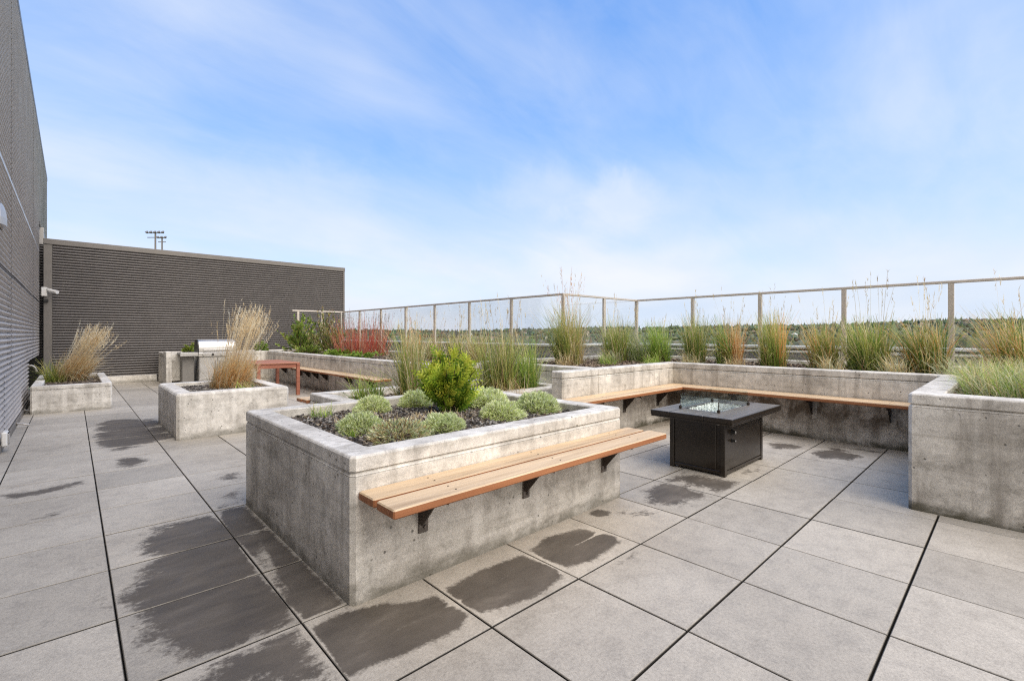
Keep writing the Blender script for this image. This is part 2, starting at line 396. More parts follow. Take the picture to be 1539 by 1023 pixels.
def stain(x, y):
    best = 0.; amp = 1.
    for k, pts, xa, xb, ya, yb in POLY:
        if not (xa < x < xb and ya < y < yb): continue
        inside = False; dmin = 9.; n = len(pts)
        for i in range(n):
            (x1,y1),(x2,y2) = pts[i], pts[(i+1) % n]
            if (y1 > y) != (y2 > y) and x < (x2-x1)*(y-y1)/(y2-y1)+x1: inside = not inside
            dx, dy = x2-x1, y2-y1; t = max(0, min(1, ((x-x1)*dx+(y-y1)*dy)/(dx*dx+dy*dy+1e-9)))
            dmin = min(dmin, math.hypot(x1+t*dx-x, y1+t*dy-y))
        sdv = dmin if inside else -dmin
        soft, top, na = {'A': (.16, .92, 1.), 'D': (.05,.9,.7), 'T': (.06, 1., .5), 'B': (.12, .90, 1.), 'C': (.18, .78, 1.)}[k]
        v = max(0, min(1, .5 + sdv/(2*soft)))*top
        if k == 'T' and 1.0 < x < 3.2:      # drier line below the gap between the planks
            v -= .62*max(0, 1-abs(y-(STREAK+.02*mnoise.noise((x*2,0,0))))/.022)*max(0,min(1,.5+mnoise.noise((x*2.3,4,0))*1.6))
        if v > best: best, amp = v, na
    return best, amp
def make_floor():
    mb = MB()
    for i in range(-2, 15):
        for j in range(-5, 27):
            x0 = PX0+i*PP; y0 = PY0+j*PP
            if x0 > 9.0 or (x0 > 5.0 and y0 > 4.5): continue
            x1, y1 = x0+PP-.0055, y0+PP-.0085
            if x0 < -.66: x0 = -.66
            dist = math.hypot((x0+x1)/2, (y0+y1)/2)
            n = 44 if dist < 3.3 and y0 > 1 else 26 if dist < 4 else 16 if dist < 8 else 8 if dist < 12 else 4
            if x0 > 4.7 and y0 < 0: n = 2
            tone = rng.gauss(1, .07); dz = rng.uniform(-.0012, .0012); tx = rng.uniform(-.0015,.0015); ty = rng.uniform(-.0015,.0015)
            g = []; e = .004
            for b in range(n+1):
                row = []
                for a in range(n+1):
                    x = x0+e+(x1-x0-2*e)*a/n; y = y0+e+(y1-y0-2*e)*b/n
                    edge = min(a, b, n-a, n-b)
                    wv, wa = stain(x, y)
                    if edge < 2 and wv > .3: wv -= (.46 if edge == 0 else .14)*max(.25, .6+.8*mnoise.noise((x*3,y*3,1.)))
                    row.append(mb.vert((x, y, dz + tx*(a/n-.5)+ty*(b/n-.5)), (tone, wv, wa)))
                g.append(row)
            for b in range(n):
                for a in range(n):
                    mb.face((g[b][a], g[b][a+1], g[b+1][a+1], g[b+1][a]))
            per = [g[0][a] for a in range(n+1)] + [g[b][n] for b in range(1, n+1)] + [g[n][a] for a in range(n-1,-1,-1)] + [g[b][0] for b in range(n-1,0,-1)]
            low1 = []; low2 = []
            for v in per:
                x, y, z = mb.v[v]
                ox = -e if abs(x-(x0+e)) < 1e-6 else e if abs(x-(x1-e)) < 1e-6 else 0
                oy = -e if abs(y-(y0+e)) < 1e-6 else e if abs(y-(y1-e)) < 1e-6 else 0
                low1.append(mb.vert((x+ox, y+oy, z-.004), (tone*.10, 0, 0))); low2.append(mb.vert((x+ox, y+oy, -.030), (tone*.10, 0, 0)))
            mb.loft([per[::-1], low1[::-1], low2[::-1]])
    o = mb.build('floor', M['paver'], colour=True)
    tag(o, kind='structure')
    b = MB(); b.quad((-.7,-4,-.028),(9.2,-4,-.028),(9.2,16.25,-.028),(-.7,16.25,-.028))
    tag(b.build('floor_base', M['grout']), kind='structure')
make_floor()

# ---------------------------------------------------------------- planters
def inset(poly, d):
    """mitred offset inward of a counter-clockwise polygon"""
    n = len(poly); o = []
    for i in range(n):
        p0, p1, p2 = (Vector(poly[k % n]) for k in (i-1, i, i+1))
        a = (p1-p0).normalized(); b = (p2-p1).normalized()
        na = Vector((-a.y, a.x)); nb = Vector((-b.y, b.x))
        m = (na+nb); m /= max(.2, m.dot(na))
        o.append(p1+m*d)
    return o
def chamf(poly, c, skip=()):
    n = len(poly); o = []
    for i in range(n):
        p0, p1, p2 = (Vector(poly[k % n]) for k in (i-1, i, i+1))
        if i in skip: o.append(p1); continue
        o.append(p1+(p0-p1).normalized()*c); o.append(p1+(p2-p1).normalized()*c)
    return o
def ring_wall(mb, poly, h, thick, cap=.075, groove=.022, ch=.012, corner=.022, soil_drop=.2, skip=(), jitter=.0015):
    base = chamf(poly, corner, skip)
    if groove:
        prof = [(0,-.04),(0,.25*h),(0,.55*h),(0,h-cap-groove-.006),(.004,h-cap-groove-.005),(.005,h-cap-groove-.001),(.0005,h-cap-groove),(.012,h-cap-.006),(.016,h-cap-.0055),(.016,h-cap-.0005),(.001,h-cap),(0,h-cap+.002),(0,h-ch),(ch*.45,h-ch*.35),(ch,h)]
    else:
        prof = [(0,-.04),(0,.25*h),(0,.6*h),(0,h-ch),(ch*.4,h-ch*.35),(ch,h)]
    prof += [(thick-.008,h),(thick,h-.008),(thick,h-soil_drop)]
    loops = []
    for k, (off, z) in enumerate(prof):
        if k >= len(prof)-3:      # inner face: square corners
            e = 0 if k > len(prof)-3 else .008
            sq = inset(poly, thick-e); lp = []
            for i, q in enumerate(sq): lp += [q] if i in skip else [q, q]
        else: lp = inset(base, off)
        loops.append([mb.vert((p.x, p.y, z)) for p in lp])
    mb.loft(loops)
def soil_sheet(mb, poly, thick, z, amp=.02, step=.09):
    """bumpy soil inside an axis-aligned rectangle"""
    x0, x1, y0, y1 = poly
    nx = max(2, int((x1-x0)/step)); ny = max(2, int((y1-y0)/step)); g = []
    for j in range(ny+1):
        g.append([mb.vert((x0+(x1-x0)*i/nx, y0+(y1-y0)*j/ny, z+amp*mnoise.noise(((x0+(x1-x0)*i/nx)*5,(y0+(y1-y0)*j/ny)*5,z)))) for i in range(nx+1)])
    for j in range(ny):
        for i in range(nx): mb.face((g[j][i], g[j][i+1], g[j+1][i+1], g[j+1][i]))
def chip_mesh(mb, x0, x1, y0, y1, z, n, size, cols, seed):
    r = random.Random(seed)
    for _ in range(n):
        x, y = r.uniform(x0,x1), r.uniform(y0,y1); s = size*r.uniform(.5,1.4)
        zz = z + .02*mnoise.noise((x*5,y*5,z)) + r.uniform(-.004,.014)
        a = r.uniform(0, 6.28); t = r.uniform(-.5,.5); c = r.choice(cols); k = r.uniform(.7,1.3); c = tuple(q*k for q in c)
        ux, uy = math.cos(a), math.sin(a); l, w, h = s, s*r.uniform(.35,.7), s*r.uniform(.15,.35)
        P = []
        for (p, q, e) in ((-1,-1,0),(1,-.7,0),(1,.8,0),(-.8,1,0),(-.7,-.6,1),(.8,-.6,1),(.7,.7,1),(-.6,.7,1)):
            X = p*l/2; Y = q*w/2
            P.append(mb.vert((x+ux*X-uy*Y, y+uy*X+ux*Y, zz+e*h+X*t), c))
        for f in ((4,5,6,7),(0,1,5,4),(1,2,6,5),(2,3,7,6),(3,0,4,7)): mb.face([P[q] for q in f])
CH_GREY = [(.06,.053,.05),(.12,.105,.10),(.21,.19,.18),(.34,.32,.30),(.04,.035,.033)]
CH_BARK = [(.07,.045,.03),(.12,.085,.06),(.22,.17,.13),(.04,.028,.02),(.32,.27,.21)]

def planter(name, label, rect, h, thick, mat, soil_z, groove=.022, chips=None, **kw):
    x0,x1,y0,y1 = rect
    root = thing(name, label, 'planter', (x0,y0,0), 'concrete planters on the roof deck')
    mb = MB(); ring_wall(mb, [(x0,y0),(x1,y0),(x1,y1),(x0,y1)], h, thick, groove=groove, soil_drop=h-soil_z+.05, **kw)
    place(mb.build('wall', mat), root)
    s = MB(); soil_sheet(s, (x0+thick-.01,x1-thick+.01,y0+thick-.01,y1-thick+.01), thick, soil_z)
    place(s.build('soil', M['soil'], smooth=True), root)
    if chips:
        n, size, cols = chips; c = MB(); chip_mesh(c, x0+thick+.02, x1-thick-.02, y0+thick+.02, y1-thick-.02, soil_z, n, size, cols, hash(label) % 999 if False else int(x0*100)+n)
        o = place(c.build('gravel', M['chips'], colour=True), root); o['kind'] = 'stuff'
    return root

planter('planter', 'large foreground concrete planter of grey cushion plants, with a cedar bench on its front', (.968,3.215,2.152,4.03), .715, .155, M['conc'], .645, chips=(7000,.024,CH_GREY+CH_GREY+CH_BARK))
planter('planter', 'low concrete planter hidden in part behind the foreground planter, holding tall grass', (2.0,4.84,4.035,5.57), .62, .16, M['conc'], .555, chips=(900,.03,CH_BARK))
planter('planter', 'square concrete planter of grey gravel with one orange tan grass clump', (.925,2.225,6.97,8.66), .572, .17, M['conc_pale'], .505, groove=0, ch=.03, corner=.03, chips=(3600,.028,CH_GREY))
planter('planter', 'farthest concrete planter, against the corrugated wall and under the security camera', (-.5,.51,10.82,13.75), .455, .13, M['conc_pale'], .40, cap=.06, groove=.016, chips=(500,.03,CH_BARK))

# corner planter round the fire table
root = thing('planter', 'tall concrete planter wrapping the fire table corner, planted with a row of reed grass', 'planter', (4.55,.54,0), 'concrete planters on the roof deck')
mb = MB()
ring_wall(mb, [(4.548,-4.0),(8.95,-4.0),(8.95,5.95),(4.85,5.95),(4.85,3.587),(6.75,3.587),(6.75,.543),(4.548,.543)], .862, .19, soil_drop=.13, skip=(3,4,5))
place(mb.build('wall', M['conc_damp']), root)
mb = MB()
ring_wall(mb, [(4.172,3.589),(4.86,3.589),(4.86,3.79),(4.172,3.79)], .860, .085, soil_drop=.004, skip=(1,2))
mb.box(4.25,4.86,3.66,3.71,.84,.8598)
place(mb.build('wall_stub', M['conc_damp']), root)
mb = MB()
soil_sheet(mb, (6.93,8.77,-3.8,5.77), 0, .795, .03, .12); soil_sheet(mb, (4.73,6.94,-3.8,.36), 0, .80, .02, .12); soil_sheet(mb, (5.03,6.94,3.77,5.77), 0, .79, .03, .12)
place(mb.build('soil', M['soil'], smooth=True), root)
mb = MB()
chip_mesh(mb, 6.96,8.7,-.5,5.7,.80,3000,.045,CH_BARK,3); chip_mesh(mb, 5.06,6.95,3.8,5.7,.795,1800,.04,CH_BARK,4); chip_mesh(mb, 4.75,6.9,-1.0,.34,.80,1200,.04,CH_BARK,5)
o = place(mb.build('mulch', M['chips'], colour=True), root); o['kind'] = 'stuff'

# long planter at the back, wrapping behind the grill
root = thing('planter', 'long low concrete planter by the back wall, with shrubs and a slatted bench along it', 'planter', (4.17,6.0,0), 'concrete planters on the roof deck')
mb = MB()
ring_wall(mb, [(4.17,6.0),(6.85,6.0),(6.85,16.0),(1.72,16.0),(1.72,14.9),(4.17,14.9)], .815, .19, soil_drop=.12, skip=(1,2,3))
place(mb.build('wall', M['conc']), root)
mb = MB(); soil_sheet(mb, (4.35,6.67,6.18,15.8), 0, .755, .03, .15); soil_sheet(mb, (1.9,4.36,15.08,15.8), 0, .75, .02, .15)
place(mb.build('soil', M['soil'], smooth=True), root)
mb = MB(); chip_mesh(mb, 4.4,6.6,6.3,15.7,.76,2500,.05,CH_BARK,8)
o = place(mb.build('mulch', M['chips'], colour=True), root); o['kind'] = 'stuff'

# ---------------------------------------------------------------- benches
def bracket(mb_arm, mb_plate, p, out, w=.055, z1=.505, drop=.255, reach=.27):
    """gusseted steel bracket; p on the wall, out = unit direction away from it"""
    ox, oy = out; tx, ty = -oy, ox
    def P(a, t, z): return (p[0]+ox*a+tx*t, p[1]+oy*a+ty*t, z)
    def slab(mb, a0,a1,t0,t1,z0,z1):
        i = [mb.vert(P(a,t,z)) for a,t,z in ((a0,t0,z0),(a1,t0,z0),(a1,t1,z0),(a0,t1,z0),(a0,t0,z1),(a1,t0,z1),(a1,t1,z1),(a0,t1,z1))]
        for q in ((3,2,1,0),(4,5,6,7),(0,1,5,4),(1,2,6,5),(2,3,7,6),(3,0,4,7)): mb.face([i[k] for k in q])
    slab(mb_plate, .001, .011, -w/2, w/2, z1-drop, z1-.001)
    for bz in (z1-drop+.03, z1-drop+.11):
        c = P(.011, .008, bz); mb_plate.tube([c, P(.022,.008,bz)], .011, 6)
    slab(mb_arm, .011, reach, -w/2, -w/2+.008, z1-.035, z1); slab(mb_arm, .011, reach, -w/2, w/2, z1-.009, z1+.0)
    # triangular web
    t0, t1 = -w/2-.001, -w/2+.007
    A = [(.012,z1-.03),(reach*.72,z1-.03),(.04,z1-drop+.05),(.012,z1-drop+.05)]
    i = [mb_arm.vert(P(a,t0,z)) for a,z in A]; j = [mb_arm.vert(P(a,t1,z)) for a,z in A]
    mb_arm.face(i); mb_arm.face(j[::-1])
    for k in range(4): mb_arm.face((i[k], j[k], j[(k+1)%4], i[(k+1)%4]))
def plank(axis, x0,x1,y0,y1,z0,z1):
    mb = MB(); ch = .006
    mb.box(x0,x1,y0,y1,z0,z1,ch)
    mb.m = [1 if i == len(mb.f)-1 or 16 <= i < 24 else 0 for i in range(len(mb.f))]
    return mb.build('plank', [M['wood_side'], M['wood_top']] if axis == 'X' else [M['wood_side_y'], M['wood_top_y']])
def bench(label, planks, brackets, axis, group='cedar benches fixed to the planters'):
    xs = [p[0] for p in planks]; ys = [p[2] for p in planks]
    root = thing('bench', label, 'bench', (min(xs), min(ys), 0), group)
    for p in planks:
        pk = place(plank(axis, *p), root)
        for pos, outd, kw in brackets:
            for d_ in (.3, .7):
                if axis == 'X': x, y = pos[0], p[2]+(p[3]-p[2])*d_
                else: x, y = p[0]+(p[1]-p[0])*d_, pos[1]
                if not (p[0] < x < p[1] and p[2] < y < p[3]): continue
                mb = MB(); mb.tube([(x,y,p[5]-.002),(x,y,p[5]+.0012)], .0055, 8); sc_ = mb.build('screw', M['steel']); sc_.parent = pk
    for pos, outd, kw in brackets:
        a = MB(); b = MB(); bracket(a, b, pos, outd, **kw)
        g = place(a.build('bracket', M['steel']), root)
        pl = b.build('bracket_plate', M['galv'] if axis == 'X' else M['galv_pale']); pl.parent = g
    return root
zt = .548
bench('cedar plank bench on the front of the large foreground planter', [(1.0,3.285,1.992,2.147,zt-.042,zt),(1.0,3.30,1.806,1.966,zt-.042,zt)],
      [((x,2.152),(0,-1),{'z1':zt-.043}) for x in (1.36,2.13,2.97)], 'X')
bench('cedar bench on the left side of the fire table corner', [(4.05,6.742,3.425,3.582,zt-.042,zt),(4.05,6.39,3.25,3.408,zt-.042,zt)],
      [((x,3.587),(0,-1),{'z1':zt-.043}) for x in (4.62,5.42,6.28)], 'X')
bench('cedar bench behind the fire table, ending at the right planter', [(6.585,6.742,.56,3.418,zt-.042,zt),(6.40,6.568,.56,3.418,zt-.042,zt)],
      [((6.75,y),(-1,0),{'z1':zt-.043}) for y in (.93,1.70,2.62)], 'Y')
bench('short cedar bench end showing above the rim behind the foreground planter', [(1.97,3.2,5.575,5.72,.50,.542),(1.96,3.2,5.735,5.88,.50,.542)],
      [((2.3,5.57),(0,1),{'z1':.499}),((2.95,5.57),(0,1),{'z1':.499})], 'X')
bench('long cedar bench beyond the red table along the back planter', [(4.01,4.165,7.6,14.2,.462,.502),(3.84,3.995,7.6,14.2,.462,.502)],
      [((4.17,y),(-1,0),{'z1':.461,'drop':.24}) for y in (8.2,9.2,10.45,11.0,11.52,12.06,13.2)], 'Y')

# ---------------------------------------------------------------- fire table
root = thing('fire_table', 'dark bronze square fire table with glass wind guard and clear fire glass', 'fire table', (4.78,2.06,0))
mb = MB()
bx0,bx1,by0,by1 = 4.312,5.248,1.79,2.33
mb.box(bx0+.012,bx1-.012,by0+.012,by1-.012,.03,.515,.004)
place(mb.build('body', M['fire']), root)
for (x,y) in ((bx0,by0),(bx1-.045,by0),(bx0,by1-.045),(bx1-.045,by1-.045)):
    mb = MB(); mb.box(x,x+.045,y,y+.045,.0,.499,.004); place(mb.build('corner_post', M['fire']), root)
mb = MB(); mb.box(bx0+.046,bx1-.046,by0+.004,by0+.03,.022,.05,.003); place(mb.build('bottom_rail', M['fire']), root)
mb = MB(); mb.box(bx0+.004,bx0+.03,by0+.046,by1-.046,.022,.05,.003); place(mb.build('bottom_rail', M['fire']), root)
mb = MB(); mb.box(bx0+.003,bx0+.014,by0+.085,by1-.055,.058,.500,.003); pd = place(mb.build('door', M['fire']), root)
mb = MB(); mb.box(bx0-.005,bx0+.003,by0+.05,by0+.075,.47,.474,.001); o = mb.build('latch', M['stainless']); o.parent = pd
mb = MB(); mb.box(bx0+.05,bx1-.05,by0+.005,by0+.014,.055,.505,.003); place(mb.build('side_panel', M['fire']), root)
for (px, pz, r_) in ((4.475,.392,.021),(4.475,.312,.013)):
    mb = MB(); mb.tube([(px,by0+.006,pz),(px,by0-.002,pz)], r_*1.35, 16); mb.tube([(px,by0-.002,pz),(px,by0-.028,pz)], [r_,r_*.85], 14)
    k = place(mb.build('knob', M['black']), root)
    mb = MB(); mb.box(px-.003,px+.003,by0-.032,by0-.0285,pz-r_*.6,pz+r_*.6,.001); o = mb.build('marking', M['white']); o.parent = k; o.location = (0,0,0)
# top: frame of slats round the burner opening
tx0,tx1,ty0,ty1 = 4.16,5.40,1.665,2.452; hx0,hx1,hy0,hy1 = 4.475,5.115,1.925,2.255
mb = MB()
for (a,b,c,e) in ((tx0,tx1,ty0,hy0-.003),(tx0,tx1,hy1+.003,ty1),(tx0,hx0-.003,hy0,hy1),(hx1+.003,tx1,hy0,hy1)):
    mb.box(a,b,c,e,.517,.560,.004)
mb.m = [0 if k % 26 == 25 else 1 for k in range(len(mb.f))]
place(mb.build('tabletop', [M['fire_top'], M['fire']]), root)
mb = MB(); mb.box(tx0+.004,tx1-.004,ty0+.004,ty1-.004,.500,.5165,.003); place(mb.build('apron', M['fire']), root)
mb = MB(); mb.box(hx0+.002,hx1-.002,hy0+.002,hy1-.002,.518,.535); place(mb.build('burner_tray', M['stainless']), root)
mb = MB(); r_ = random.Random(5)
for _ in range(1500):
    x,y = r_.uniform(hx0+.015,hx1-.015), r_.uniform(hy0+.015,hy1-.015); s = r_.uniform(.006,.012); z = .538+r_.uniform(0,.022)
    c = Vector((x,y,z)); ax = [Vector((r_.gauss(0,1),r_.gauss(0,1),r_.gauss(0,1))).normalized()*s for _ in range(3)]
    i = [mb.vert(c+q) for q in (ax[0],-ax[0],ax[1],-ax[1],ax[2],-ax[2])]
    for f in ((0,2,4),(2,1,4),(1,3,4),(3,0,4),(2,0,5),(1,2,5),(3,1,5),(0,3,5)): mb.face([i[k] for k in f])
o = place(recalc(mb.build('fire_glass', M['beads'])), root); o['kind'] = 'stuff'
gx0,gx1,gy0,gy1,gz0,gz1 = 4.435,5.155,1.900,2.280,.572,.705
for (a,b,c,e) in ((gx0,gx1,gy0,gy0+.006),(gx0,gx1,gy1-.006,gy1),(gx0,gx0+.006,gy0+.008,gy1-.008),(gx1-.006,gx1,gy0+.008,gy1-.008)):
    mb = MB(); mb.box(a,b,c,e,gz0,gz1,.001); place(mb.build('glass_guard', M['guard']), root)
for (x,y) in ((gx0,gy0),(gx1,gy0),(gx0,gy1),(gx1,gy1)):
    mb = MB(); mb.box(x-.012,x+.012,y-.012,y+.012,.5605,.588,.003); mb.tube([(x,y,.588),(x,y,.66 if x < 5 and y < 2 else .60)], .004, 6)
    place(mb.build('glass_clip', M['steel']), root)

# ---------------------------------------------------------------- wooden table by the back planter
root = thing('table', 'red brown wooden outdoor table standing between two planters', 'table', (3.12,11.15,0))
x0,x1,y0,y1,zt_ = 2.72,3.56,10.45,11.9,.70
for k in range(9):
    pass
mb = MB()
nsl = 8; wsl = (y1-y0)/nsl
for k in range(nsl): mb.box(x0,x1,y0+k*wsl+.004,y0+(k+1)*wsl-.004,zt_-.024,zt_,.004)
place(mb.build('tabletop', M['table_wood']), root)
mb = MB()
for (a,b,c,e) in ((x0+.07,x1-.07,y0+.02,y0+.045),(x0+.07,x1-.07,y1-.045,y1-.02),(x0+.02,x0+.045,y0+.07,y1-.07),(x1-.045,x1-.02,y0+.07,y1-.07)): mb.box(a,b,c,e,zt_-.11,zt_-.025,.004)
place(mb.build('apron', M['table_leg']), root)
for (x,y) in ((x0,y0),(x1-.068,y0),(x0,y1-.068),(x1-.068,y1-.068)):
    mb = MB(); mb.box(x,x+.068,y,y+.068,0,zt_-.0245,.006); place(mb.build('leg', M['table_leg']), root)

# ---------------------------------------------------------------- grill
root = thing('grill', 'stainless steel gas grill with closed hood behind the tan grass', 'grill', (2.75,14.4,0))
mb = MB(); mb.box(2.36,3.18,14.25,14.75,.10,.72,.01); place(mb.build('cabinet', M['stainless']), root)
for xa in (2.38,2.775):
    mb = MB(); mb.box(xa,xa+.385,14.232,14.249,.14,.69,.004); dr = place(mb.build('door', M['stainless']), root)
    mb = MB(); hx = xa+.345 if xa < 2.5 else xa+.04
    mb.tube([(hx,14.21,.40),(hx,14.21,.62)], .008, 8); o = mb.build('handle', M['stainless']); o.parent = dr
mb = MB(); mb.box(2.34,3.20,14.20,14.76,.725,.83,.012); cp = place(mb.build('control_panel', M['stainless']), root)
for k in range(4):
    mb = MB(); x = 2.46+.2*k; mb.tube([(x,14.198,.775),(x,14.165,.775)], [.03,.024], 14); o = mb.build('knob', M['black' if k % 2 else 'stainless']); o.parent = cp
for (xa,xb) in ((1.96,2.335),(3.205,3.50)):
    mb = MB(); mb.box(xa,xb,14.22,14.72,.80,.835,.006); mb.box(xa,xb,14.20,14.219,.745,.834,.004); place(mb.build('side_shelf', M['stainless']), root)
# hood: rounded front profile
prof = [(14.22,.835),(14.215,.93),(14.235,1.03),(14.29,1.11),(14.38,1.155),(14.55,1.165),(14.68,1.12),(14.73,1.0),(14.735,.835)]
mb = MB(); A = [mb.vert((2.36,y,z)) for y,z in prof]; B = [mb.vert((3.18,y,z)) for y,z in prof]
for k in range(len(prof)-1): mb.face((A[k],B[k],B[k+1],A[k+1]))
hd = place(mb.build('hood', M['stainless'], smooth=True), root)
for xa in (2.335,3.18):
    mb = MB(); A = [mb.vert((xa,y,z)) for y,z in prof]; B = [mb.vert((xa+.025,y,z)) for y,z in prof]
    mb.face(A); mb.face(B[::-1])
    for k in range(len(prof)-1): mb.face((A[k],B[k],B[k+1],A[k+1]))
    o = mb.build('end_cap', M['black']); o.parent = hd
mb = MB(); mb.tube([(2.45,14.165,.90),(3.09,14.165,.90)], .012, 8); mb.box(2.47,2.49,14.165,14.22,.893,.907); mb.box(3.05,3.07,14.165,14.22,.893,.907); o = mb.build('handle', M['stainless']); o.parent = hd
for (x,y) in ((2.37,14.27),(3.12,14.27),(2.37,14.70),(3.12,14.70)):
    mb = MB(); mb.tube([(x+.02,y-.012,.05),(x+.02,y+.012,.05)], .05, 14); place(mb.build('wheel', M['black']), root)

root = thing('concrete_pier', 'narrow concrete pier beside the grill at the end of the back planter', 'pier', (1.8,14.8,0))
mb = MB(); mb.box(1.70,1.82,14.45,14.89,-.02,.86,.012); mb.box(1.82,2.26,14.72,14.89,.10,.80,.012)
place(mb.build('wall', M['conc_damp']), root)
mb = MB(); mb.box(2.02,2.28,14.36,14.70,.03,.74,.015); o = mb.build('storage_bin', simple('grey bin plastic', (.20,.19,.175), .6, 0, .12, 10))
tag(o, 'grey storage bin under the left shelf of the grill', 'bin')

# ---------------------------------------------------------------- corrugated walls
def corrug(mb, p0, p1, z0, z1, out, pitch=.0676, amp=.031, seg=12, nx=1):
    """horizontal corrugation between p0 and p1 (xy), wave pushed along out"""
    ln = math.hypot(p1[0]-p0[0], p1[1]-p0[1])
    if ln > 3.0:        # sheets lapped every couple of metres
        k = int(ln/2.4)+1
        for q in range(k):
            t0, t1 = q/k, min(1, (q+1)/k+.012); off = .0 if q % 2 else .004
            corrug(mb, (p0[0]+(p1[0]-p0[0])*t0+out[0]*off, p0[1]+(p1[1]-p0[1])*t0+out[1]*off), (p0[0]+(p1[0]-p0[0])*t1+out[0]*off, p0[1]+(p1[1]-p0[1])*t1+out[1]*off), z0, z1, out, pitch, amp, seg, 1)
        return
    n = max(2, int(round((z1-z0)/pitch*seg))); rows = []
    for i in range(n+1):
        z = z0+(z1-z0)*i/n; o = amp*(2*(.5+.5*math.cos(2*math.pi*z/pitch))**.6-1)
        rows.append([mb.vert((p0[0]+(p1[0]-p0[0])*k/nx+out[0]*o, p0[1]+(p1[1]-p0[1])*k/nx+out[1]*o, z)) for k in range(nx+1)])
    for a, b in zip(rows, rows[1:]):
        for k in range(nx): mb.face((a[k], a[k+1], b[k+1], b[k]))
root = thing('building', 'tall taupe corrugated metal building along the left edge of the deck', 'building', (-.6,8,0))
W = -.6
def clad(y0,y1,z0,z1,x=W, nx=8):
    mb = MB(); corrug(mb, (x,y0), (x,y1), z0, z1, (1,0), amp=.022, nx=nx); return place(mb.build('cladding', M['clad_lit'], smooth=True), root)
clad(-5,12.35,.10,.82); clad(-5,15.85,.82,2.06); clad(-5,15.85,2.085,3.24); clad(-5,15.85,3.30,4.0); clad(-5,20.5,4.0,6.02)
mb = MB()       # solid body behind the sheets
mb.box(-7,W-.03,-5,12.33,-.03,.82); mb.box(-7,W-.03,-5,15.83,.83,3.99); mb.box(-7,W-.03,-5,20.48,4.0,6.02)
mb.box(-7,W-.36,12.34,16.6,-.03,3.985); mb.box(-7,W+.05,16.80,20.5,-.03,3.98)
place(mb.build('wall', M['clad_trim']), root)
mb = MB(); mb.box(-7,W+.03,-5.02,20.52,6.025,6.15,.01); place(mb.build('coping', M['clad_trim']), root)
mb = MB(); mb.box(W-.02,W+.022,-5,15.85,3.243,3.297,.006); place(mb.build('flashing', M['flash']), root)
mb = MB(); mb.box(W-.02,W+.014,-5,15.85,2.063,2.082,.003); place(mb.build('joint_trim', M['clad_trim']), root)
mb = MB(); mb.box(W-.02,W+.03,-5,12.35,.0,.095,.01); mb.box(W-.02,W+.02,15.852,15.88,.82,4.0,.004); place(mb.build('base_trim', M['clad_trim']), root)
# alcove past the corner
mb = MB(); corrug(mb, (W-1.2,16.75), (W+.3,16.75), .10, 3.55, (0,-1), nx=2); place(mb.build('alcove_cladding', M['clad'], smooth=True), root)
mb = MB(); mb.box(W-1.2,W+.07,16.72,16.95,3.56,3.985); place(mb.build('alcove_flashing', M['flash']), root)
mb = MB(); mb.box(W-.9,W-.035,16.68,16.78,.0,2.1,.01); dr = place(mb.build('door', M['black']), root)
mb = MB(); mb.box(W-.14,W-.10,16.64,16.679,.95,1.1,.01); o = mb.build('handle', M['flash']); o.parent = dr
mb = MB(); mb.box(W-.02,W+.022,20.42,20.5,4.0,6.02,.004); place(mb.build('corner_trim', M['clad_trim']), root)
# recess fittings above the small planter
rr = thing('pipe_box', 'grey utility box with a hose tap in the low wall recess', 'utility box', (-.7,13.2,.5))
mb = MB(); mb.box(-.86,-.66,12.6,12.95,.46,.78,.012); place(mb.build('box', M['clad']), rr)
mb = MB(); mb.tube([(-.66,12.8,.7),(-.56,12.8,.7),(-.52,12.8,.66),(-.50,12.8,.58)], .016, 8); place(mb.build('tap', M['flash']), rr)
mb = MB(); mb.tube([(-.72,13.2,.0),(-.72,13.2,.78)], .03, 10); place(mb.build('pipe', M['flash']), rr)

# back wall
root = thing('wall', 'corrugated dark metal screen wall closing the far end of the deck', 'wall', (3.2,16.2,0))
mb = MB(); corrug(mb, (-.36,16.2),(6.97,16.2), .20, 3.50, (0,-1), nx=10)
o = place(mb.build('cladding', M['clad'], smooth=True), root)
mb = MB(); mb.box(-.5,6.97,16.225,16.48,-.03,3.5); place(mb.build('wall_core', M['clad_trim']), root)
mb = MB(); mb.box(-.52,7.04,16.165,16.52,3.503,3.64,.008); place(mb.build('coping', M['clad_trim']), root)
mb = MB(); mb.box(6.972,7.03,16.17,16.50,-.03,3.50,.006); mb.box(-.52,-.362,16.18,16.3,.0,3.50,.006); place(mb.build('corner_trim', M['clad_trim']), root)
mb = MB(); mb.box(-.36,1.7,16.14,16.22,-.03,.195,.01); place(mb.build('plinth', M['conc_pale']), root)

# wall fittings
root = thing('security_camera', 'white security camera on the left trim of the corrugated screen wall', 'camera', (-.46,16.1,2.34))
mb = MB(); mb.box(-.56,-.45,16.08,16.178,2.22,2.44,.012); place(mb.build('mount', M['white']), root)
mb = MB(); mb.tube([(-.45,16.09,2.40),(-.38,16.02,2.38)], .02, 8); mb.tube([(-.42,16.08,2.36),(-.27,15.93,2.32)], [.05,.045], 12); place(mb.build('body', M['white']), root)
mb = MB(); mb.box(-.52,-.43,16.10,16.178,2.08,2.15,.006); place(mb.build('sensor', M['black']), root)
root = thing('wall_light', 'pale half round light on the tall left building', 'wall light', (-.57,8.0,2.6))
mb = MB(); n = 10; loops = []
for z, k in ((2.50,1.0),(2.58,1.0),(2.66,.85),(2.72,.55),(2.75,.2)):
    loops.append([mb.vert((W+.015+.05*k*math.sin(math.pi*i/n), 7.70-.20*k*math.cos(math.pi*i/n), z)) for i in range(n+1)])
mb.loft(loops, close=False); mb.face(loops[0][::-1]); mb.face(loops[-1])
